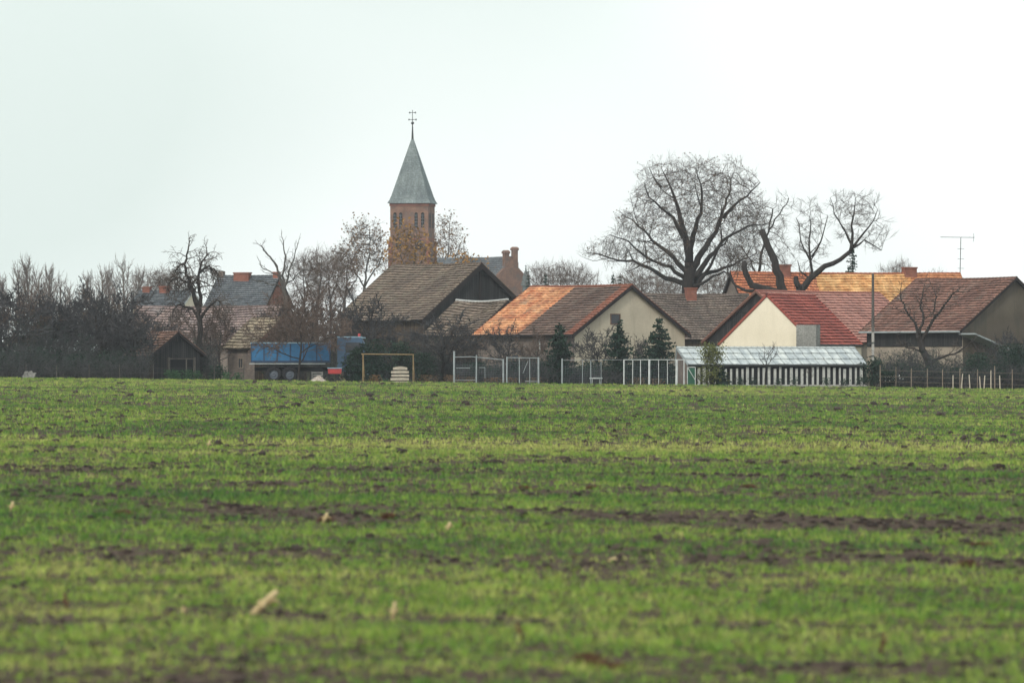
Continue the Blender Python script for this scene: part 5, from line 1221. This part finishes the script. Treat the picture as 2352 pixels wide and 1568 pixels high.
def low_things():
    # red trailer in front of the cab
    Y = 376.0; s = F / Y; x0 = X(769, Y); g0 = gz(x0) - .12
    t = thing('small_trailer', 'small low red trailer standing in front of the blue truck', 'trailer', (x0, Y, g0))
    z0, z1 = Z(858, Y) - g0, Z(844.5, Y) - g0; hw = 16 / s
    b = MB(); b.hexa([(-hw + .05, -.5, z0), (hw - .04, -.5, z0), (hw - .04, .5, z0), (-hw + .05, .5, z0)], [(-hw, -.55, z1), (hw, -.55, z1), (hw, .55, z1), (-hw, .55, z1)]); b.build('body', M['red'], t)
    b = MB(); b.box(-hw - .02, hw + .02, -.58, -.55, z1 - .05, z1 + .02); b.build('rim', M['blue_l'], t)
    for x in (-.2, .25):
        w_ = MB(); w_.lathe([(.02, -.05), (.15, -.05), (.17, 0), (.15, .05), (.02, .05)], 12); w_.v = [(v[0] + x, v[2] - .56, v[1] + .17) for v in w_.v]; w_.build('wheel', M['rubber'], t)
    b = MB(); b.bar((-hw, 0, z0 + .05), (-hw - .6, 0, .3), .05); b.build('drawbar', M['iron'], t)
    # white crate and rubble
    Y = 378.3; x0 = X(730, Y); t = thing('white_crate', 'pale crate standing behind the rubble heap under the truck bed', 'crate', (x0, Y, gz(x0) - .12))
    b = MB()
    for z in (.28, .44, .60): b.box(-.42, .35, -.3, .3, z, z + .11)
    for (x, y) in ((-.38, -.31), (.31, -.31), (-.38, .29), (.31, .29)): b.box(x - .03, x + .03, y, y + .02, .1, .72)
    b.build('slats', M['w_grey'], t)
    Y = 374.6; x0 = X(732, Y); t = thing('rubble_heap', 'low heap of pale rubble at the field edge before the truck', 'heap', (x0, Y, gz(x0) - .15)); R = random.Random(9)
    b = MB(); b.lathe([(.62, 0), (.5, .1), (.3, .2), (.1, .27), (0, .29)], 12); b.v = [(v[0] * (1.1 + R.uniform(-.1, .15)), v[1] * .9, v[2] * (1.5 + R.uniform(-.1, .3))) for v in b.v]; b.build('heap_body', M['rubble'], t)
    b = MB()
    for i in range(60):
        a = R.random() * 6.28; r = R.random() ** .6 * .6; z = .44 * (1 - r / .66); q = R.uniform(.03, .07); c = (math.cos(a) * r, math.sin(a) * r * .7, z)
        b.box(c[0] - q, c[0] + q * R.uniform(.6, 1.3), c[1] - q, c[1] + q, c[2] - q * .6, c[2] + q * .6)
    b.build('stones', M['wood_pale'], t)
    # goal
    Y = 375.0; s = F / Y; x0 = X(834, Y); g0 = gz(x0) - .10
    t = thing('goal_frame', 'rusty yellow small football goal frame at the field edge', 'goal', (x0, Y, g0)); W = 115 / s; H = Z(813, Y) - g0
    for x in (0, W):
        b = MB(); b.tube([(x, 0, 0), (x, 0, H)], [.045 if x == 0 else .035] * 2, 8); b.build('post', M['rust'], t)
    b = MB(); b.tube([(-.12, 0, H), (W + .05, 0, H - .03)], [.035, .03], 8); b.build('crossbar', M['rust'], t)
    b = MB()
    for x in (0, W): b.tube([(x, 0, H - .05), (x + .1, 1.1, .05)], [.025, .025], 6)
    b.tube([(.1, 1.1, .05), (W + .1, 1.1, .05)], [.025] * 2, 6); b.build('rear_stay', M['rust'], t)
    # stack of pale bags / slabs
    Y = 375.6; s = F / Y; x0 = X(919, Y); g0 = gz(x0) - .12; R = random.Random(2)
    t = thing('slab_stack', 'stack of pale boards with rounded top inside the goal frame', 'stack', (x0, Y, g0)); tot = Z(841, Y) - g0; n = 5
    for i in range(n):
        b = MB(); z = tot * i / n; hh = tot / n * .62; hw = 21 / s - .03 * R.random() - (.12 if i == n - 1 else 0); sh = R.uniform(-.03, .03)
        m_ = 8; top = [(-hw + 2 * hw * k / m_ + sh, z + hh + (.08 if i == n - 1 else .02) * math.sin(math.pi * k / m_)) for k in range(m_ + 1)]
        pr = [(-hw + sh, z)] + top + [(hw + sh, z)]
        L = [(x, -.45, q) for x, q in pr]; Q = [(x, .45, q) for x, q in pr]; b.face(L[::-1]); b.face(Q)
        for k in range(len(L)): j = (k + 1) % len(L); b.face([L[k], L[j], Q[j], Q[k]])
        b.build('board', M['wood_pale'], t)
    b = MB()
    for i in range(n - 1):
        for x in (-.4, 0, .4): b.box(x - .04, x + .04, -.4, .4, tot * i / n + tot / n * .63, tot * (i + 1) / n - .004)
    b.build('spacer', M['timber_brown'], t)
    # plank pile, far left
    Y = 376; x0 = X(66, Y); g0 = gz(x0) - .12; t = thing('log_pile', 'small pale pile of split wood at the foot of the left thicket', 'wood pile', (x0, Y, g0)); b = MB(); R = random.Random(12)
    for i in range(34):
        r = R.uniform(.05, .09); zz = .04 + .09 * (i // 6); xx = -.36 + .13 * (i % 6) + R.uniform(-.02, .02) + .03 * (i // 6); b.tube([(xx, -.3, zz), (xx + R.uniform(-.03, .03), .3, zz)], [r, r], 7)
    b.build('logs', M['w_grey'], t)
    # white garden table
    Y = 375.4; s = F / Y; x0 = X(1369, Y); g0 = gz(x0) - .12; t = thing('garden_table', 'low white garden table at the field edge between two posts', 'table', (x0, Y, g0)); H = Z(868.5, Y) - g0; hw = 15 / s
    b = MB(); b.lathe([(0, -.04), (.97, -.04), (1, -.02), (1, .02), (.96, .04), (0, .045)], 20); b.v = [(v[0] * hw, v[1] * .35, v[2] + H) for v in b.v]; b.build('tabletop', M['white'], t)
    for x in (-1, 1):
        for y in (-.2, .2):
            b = MB(); b.bar((x * hw * .62, y, 0), (x * hw * .55, y * .8, H - .03), .035); b.build('leg', M['white'], t)
low_things()

def post_row(name, label, Y, posts, rails, mat_='galv', extra=(), cat='fence', rail_r=.025, mesh=True):
    """posts: (px, top, base, radius_px); rails: ((px,py),(px,py))"""
    s = F / Y; px0 = posts[0][0]; x0 = X(px0, Y); g0 = gz(x0) - .12; t = thing(name, label, cat, (x0, Y, g0))
    P = lambda px, py: ((px - px0) / s, 0, Z(py, Y) - g0)
    for (px, top, rp) in posts:
        x = (px - px0) / s; zb = gz(x0 + x) - g0 - .15; b = MB(); b.tube([(x, 0, zb), (x + .012 * math.sin(px), 0, Z(top, Y) - g0)], [rp * .85 / s, rp * .8 / s], 7); b.build('post', M[mat_], t)
    for (a, c) in rails:
        b = MB(); b.tube([P(*a), P(*c)], [rail_r, rail_r], 6); b.build('rail', M[mat_], t)
    if mesh:
        b = MB(); xa = 0; xb = (posts[-1][0] - px0) / s; top = Z(max(p_[1] for p_ in posts[:4]) + 3, Y) - g0
        for k in range(int((xb - xa) / .16)): b.tube([(xa + k * .16, .0, .02), (xa + k * .16 + .1, .0, top)], [.0042] * 2, 3, False)
        for k in range(1, int(top / .16)): b.tube([(xa, 0, k * .16), (xb, 0, k * .16)], [.0042] * 2, 3, False)
        b.build('wire_mesh', M['rim'], t)
    for (a, c) in extra:
        b = MB(); b.tube([P(*a), P(*c)], [.018, .018], 5); b.build('brace', M[mat_], t)
    return t
post_row('metal_fence', 'grey metal tube fence with sloping top rail left of the others', 374.8, [(1043, 806, 2.8), (1094, 815, 2.0), (1156, 824, 2.6)], [((1083, 819), (1156, 826)), ((1045, 820), (1083, 819))], extra=[((1047, 845), (1080, 845)), ((1101, 844), (1114, 844)), ((1114, 844), (1114, 868)), ((1043, 873), (1094, 873))])
post_row('metal_fence', 'metal frame fence section with a slanting bar right of the sloping rail', 374.4, [(1164, 819, 2.2), (1193, 822, 1.4), (1217, 822, 1.0), (1237, 820, 2.6)], [((1164, 821), (1238, 822))], extra=[((1213, 828), (1201, 857)), ((1206, 875), (1237, 876))])
post_row('fence_post_line', 'single pale post with thin wire running right to the white railing', 374.2, [(1291, 823, 2.2), (1338, 828, .8), (1357, 828, 1.2), (1381, 830, .8)], [((1291, 827), (1430, 826))], rail_r=.012)
post_row('white_railing', 'white framed railing with two thick uprights left of the greenhouse', 374.0, [(1433, 825, 2.0), (1453, 827, 1.2), (1471, 827, 1.2), (1491, 826, 3.0), (1513, 827, 1.0), (1533, 827, 1.0), (1554, 826, 3.4), (1571, 827, 1.8)], [((1432, 826), (1592, 826))], 'white', cat='railing')
Y = 375.0; s = F / Y; x0 = X(1588, Y); g0 = gz(x0) - .12
t = thing('garden_gate', 'small green gate with white frame and diagonal brace beside the greenhouse', 'gate', (x0, Y, g0)); hw = 9 / s; zt = Z(843, Y) - g0
b = MB(); b.box(-hw, hw, -.01, .01, .1, zt - .04); b.build('panel', M['green_p'], t)
b = MB()
for (p, q) in (((-hw, zt), (hw, zt)), ((-hw, .05), (hw, .05)), ((-hw, 0), (-hw, zt)), ((hw, 0), (hw, zt)), ((-hw, zt), (hw, zt * .35))): b.bar((p[0], -.03, p[1]), (q[0], -.03, q[1]), .045)
b.build('gate_frame', M['white'], t)
# garden fence on the right with old wooden posts and wire
t = post_row('wire_fence', 'old wire fence on wooden posts along the right gardens', 375.0, [(2022, 838, 1.6), (2058, 842, 1.0), (2093, 846, 1.4), (2130, 846, 1.2), (2165, 848, 1.3), (2205, 846, 1.4), (2245, 848, 1.3), (2285, 840, 1.6), (2325, 848, 1.4), (2365, 848, 1.4)],
         [((2022, 850), (2365, 858)), ((2022, 864), (2365, 872)), ((2022, 876), (2365, 884))], 'wood_post', rail_r=.008, mesh=False)
t = post_row('wire_fence', 'old wire fence on thin posts below the left thicket', 376.6, [(-20, 838, 1.4), (60, 834, 1.2), (130, 838, 1.2), (205, 836, 1.3), (275, 836, 1.3), (352, 836, 1.3), (428, 822, 1.8), (492, 838, 1.4), (560, 838, 1.4)],
         [((-20, 845), (560, 846)), ((-20, 855), (560, 857))], 'bark_grey', rail_r=.006, mesh=False)
R = random.Random(8)
for i, (px, top, dx) in enumerate([(2189, 861, 0), (2211, 858, -3), (2226, 860, 2), (2250, 864, 2), (2262, 862, -2), (2276, 850, 0), (2296, 862, 1)]):
    Y = 373.9; x = X(px, Y); z0 = gz(x) - .1; t = thing('wooden_stake', 'pale thin garden stake before the dark bushes at the right', 'stake', (x, Y, z0), 0, 'pale stakes before the right gardens')
    b = MB(); b.tube([(dx / 35, 0, 0), (0, 0, Z(top, Y) - z0)], [.045, .035], 6); b.build('stake', M['wood_pale'], t)

# pole and aerial
Y = 383; x = X(2005, Y); t = thing('utility_pole', 'tall thin pole with pale lower half before the faded pink roof', 'pole', (x, Y, gz(x) - .12)); zt = Z(628, Y) - gz(x) + .12; zm = Z(762, Y) - gz(x) + .12
b = MB(); b.tube([(0, 0, zm), (0, 0, zt)], [.11, .085], 10); b.build('upper_pole', M['pole'], t)
b = MB(); b.box(-.085, .085, -.08, .08, 0, zm + .3); b.build('concrete_foot', M['concrete'], t)
b = MB(); b.bar((-.35, -.1, Z(785, Y) - gz(x)), (.1, -.1, Z(782, Y) - gz(x)), .07); b.bar((-.3, -.1, Z(815, Y) - gz(x)), (.05, -.1, Z(812, Y) - gz(x)), .07)
b.build('bracket', M['iron'], t)
Y = 466; s = F / Y; x = X(2207, Y); zb = Z(640, Y); t = thing('roof_aerial', 'tall television aerial on a thin mast above the orange roof', 'aerial', (x, Y, zb)); H = Z(545, Y) - zb
b = MB(); b.tube([(-.1, 0, -1.2), (0, 0, H)], [.035, .028], 6); b.build('mast', M['iron'], t)
b = MB(); b.tube([(-47 / s, 0, H + .02), (31 / s, 0, H - .02)], [.022, .022], 5); b.build('boom', M['iron'], t)
for k in range(9):
    x_ = -44 / s + k * 9 / s; b = MB(); q = .3 + .04 * k; b.tube([(x_, -q, H + (.01 if k % 2 else 0)), (x_, q, H)], [.014, .014], 4); b.build('aerial_rod', M['iron'], t)
b = MB(); b.tube([(29 / s, -.1, H + .32), (30 / s, 0, H), (29 / s, .1, H - .35)], [.015] * 3, 4)
for zz in (.72, .48, .25): b.tube([(-.28, -.15, H * zz), (.28, .15, H * zz)], [.014, .014], 4)
b.build('side_rods', M['iron'], t)

# ------------------------------------------------------------------ haze
hz = MB(); hz.box(-260, 260, -20, 980, -3.5, 45)
k = bpy.data.materials.new('haze_air'); k.use_nodes = True; k.node_tree.nodes.clear()
pv = k.node_tree.nodes.new('ShaderNodeVolumePrincipled'); ou = k.node_tree.nodes.new('ShaderNodeOutputMaterial')
pv.inputs['Color'].default_value = (.86, .92, 1.0, 1); pv.inputs['Density'].default_value = 0.00013; pv.inputs['Anisotropy'].default_value = .2
k.node_tree.links.new(pv.outputs[0], ou.inputs['Volume'])
o = hz.build('haze', k); tag(o, 'thin pale winter haze over the field and village', 'haze', kind='stuff')
for o in bpy.data.objects:
    if 'h_' in o.keys(): del o['h_']
print('objects', len(bpy.data.objects), 'faces', sum(len(m.polygons) for m in bpy.data.meshes))
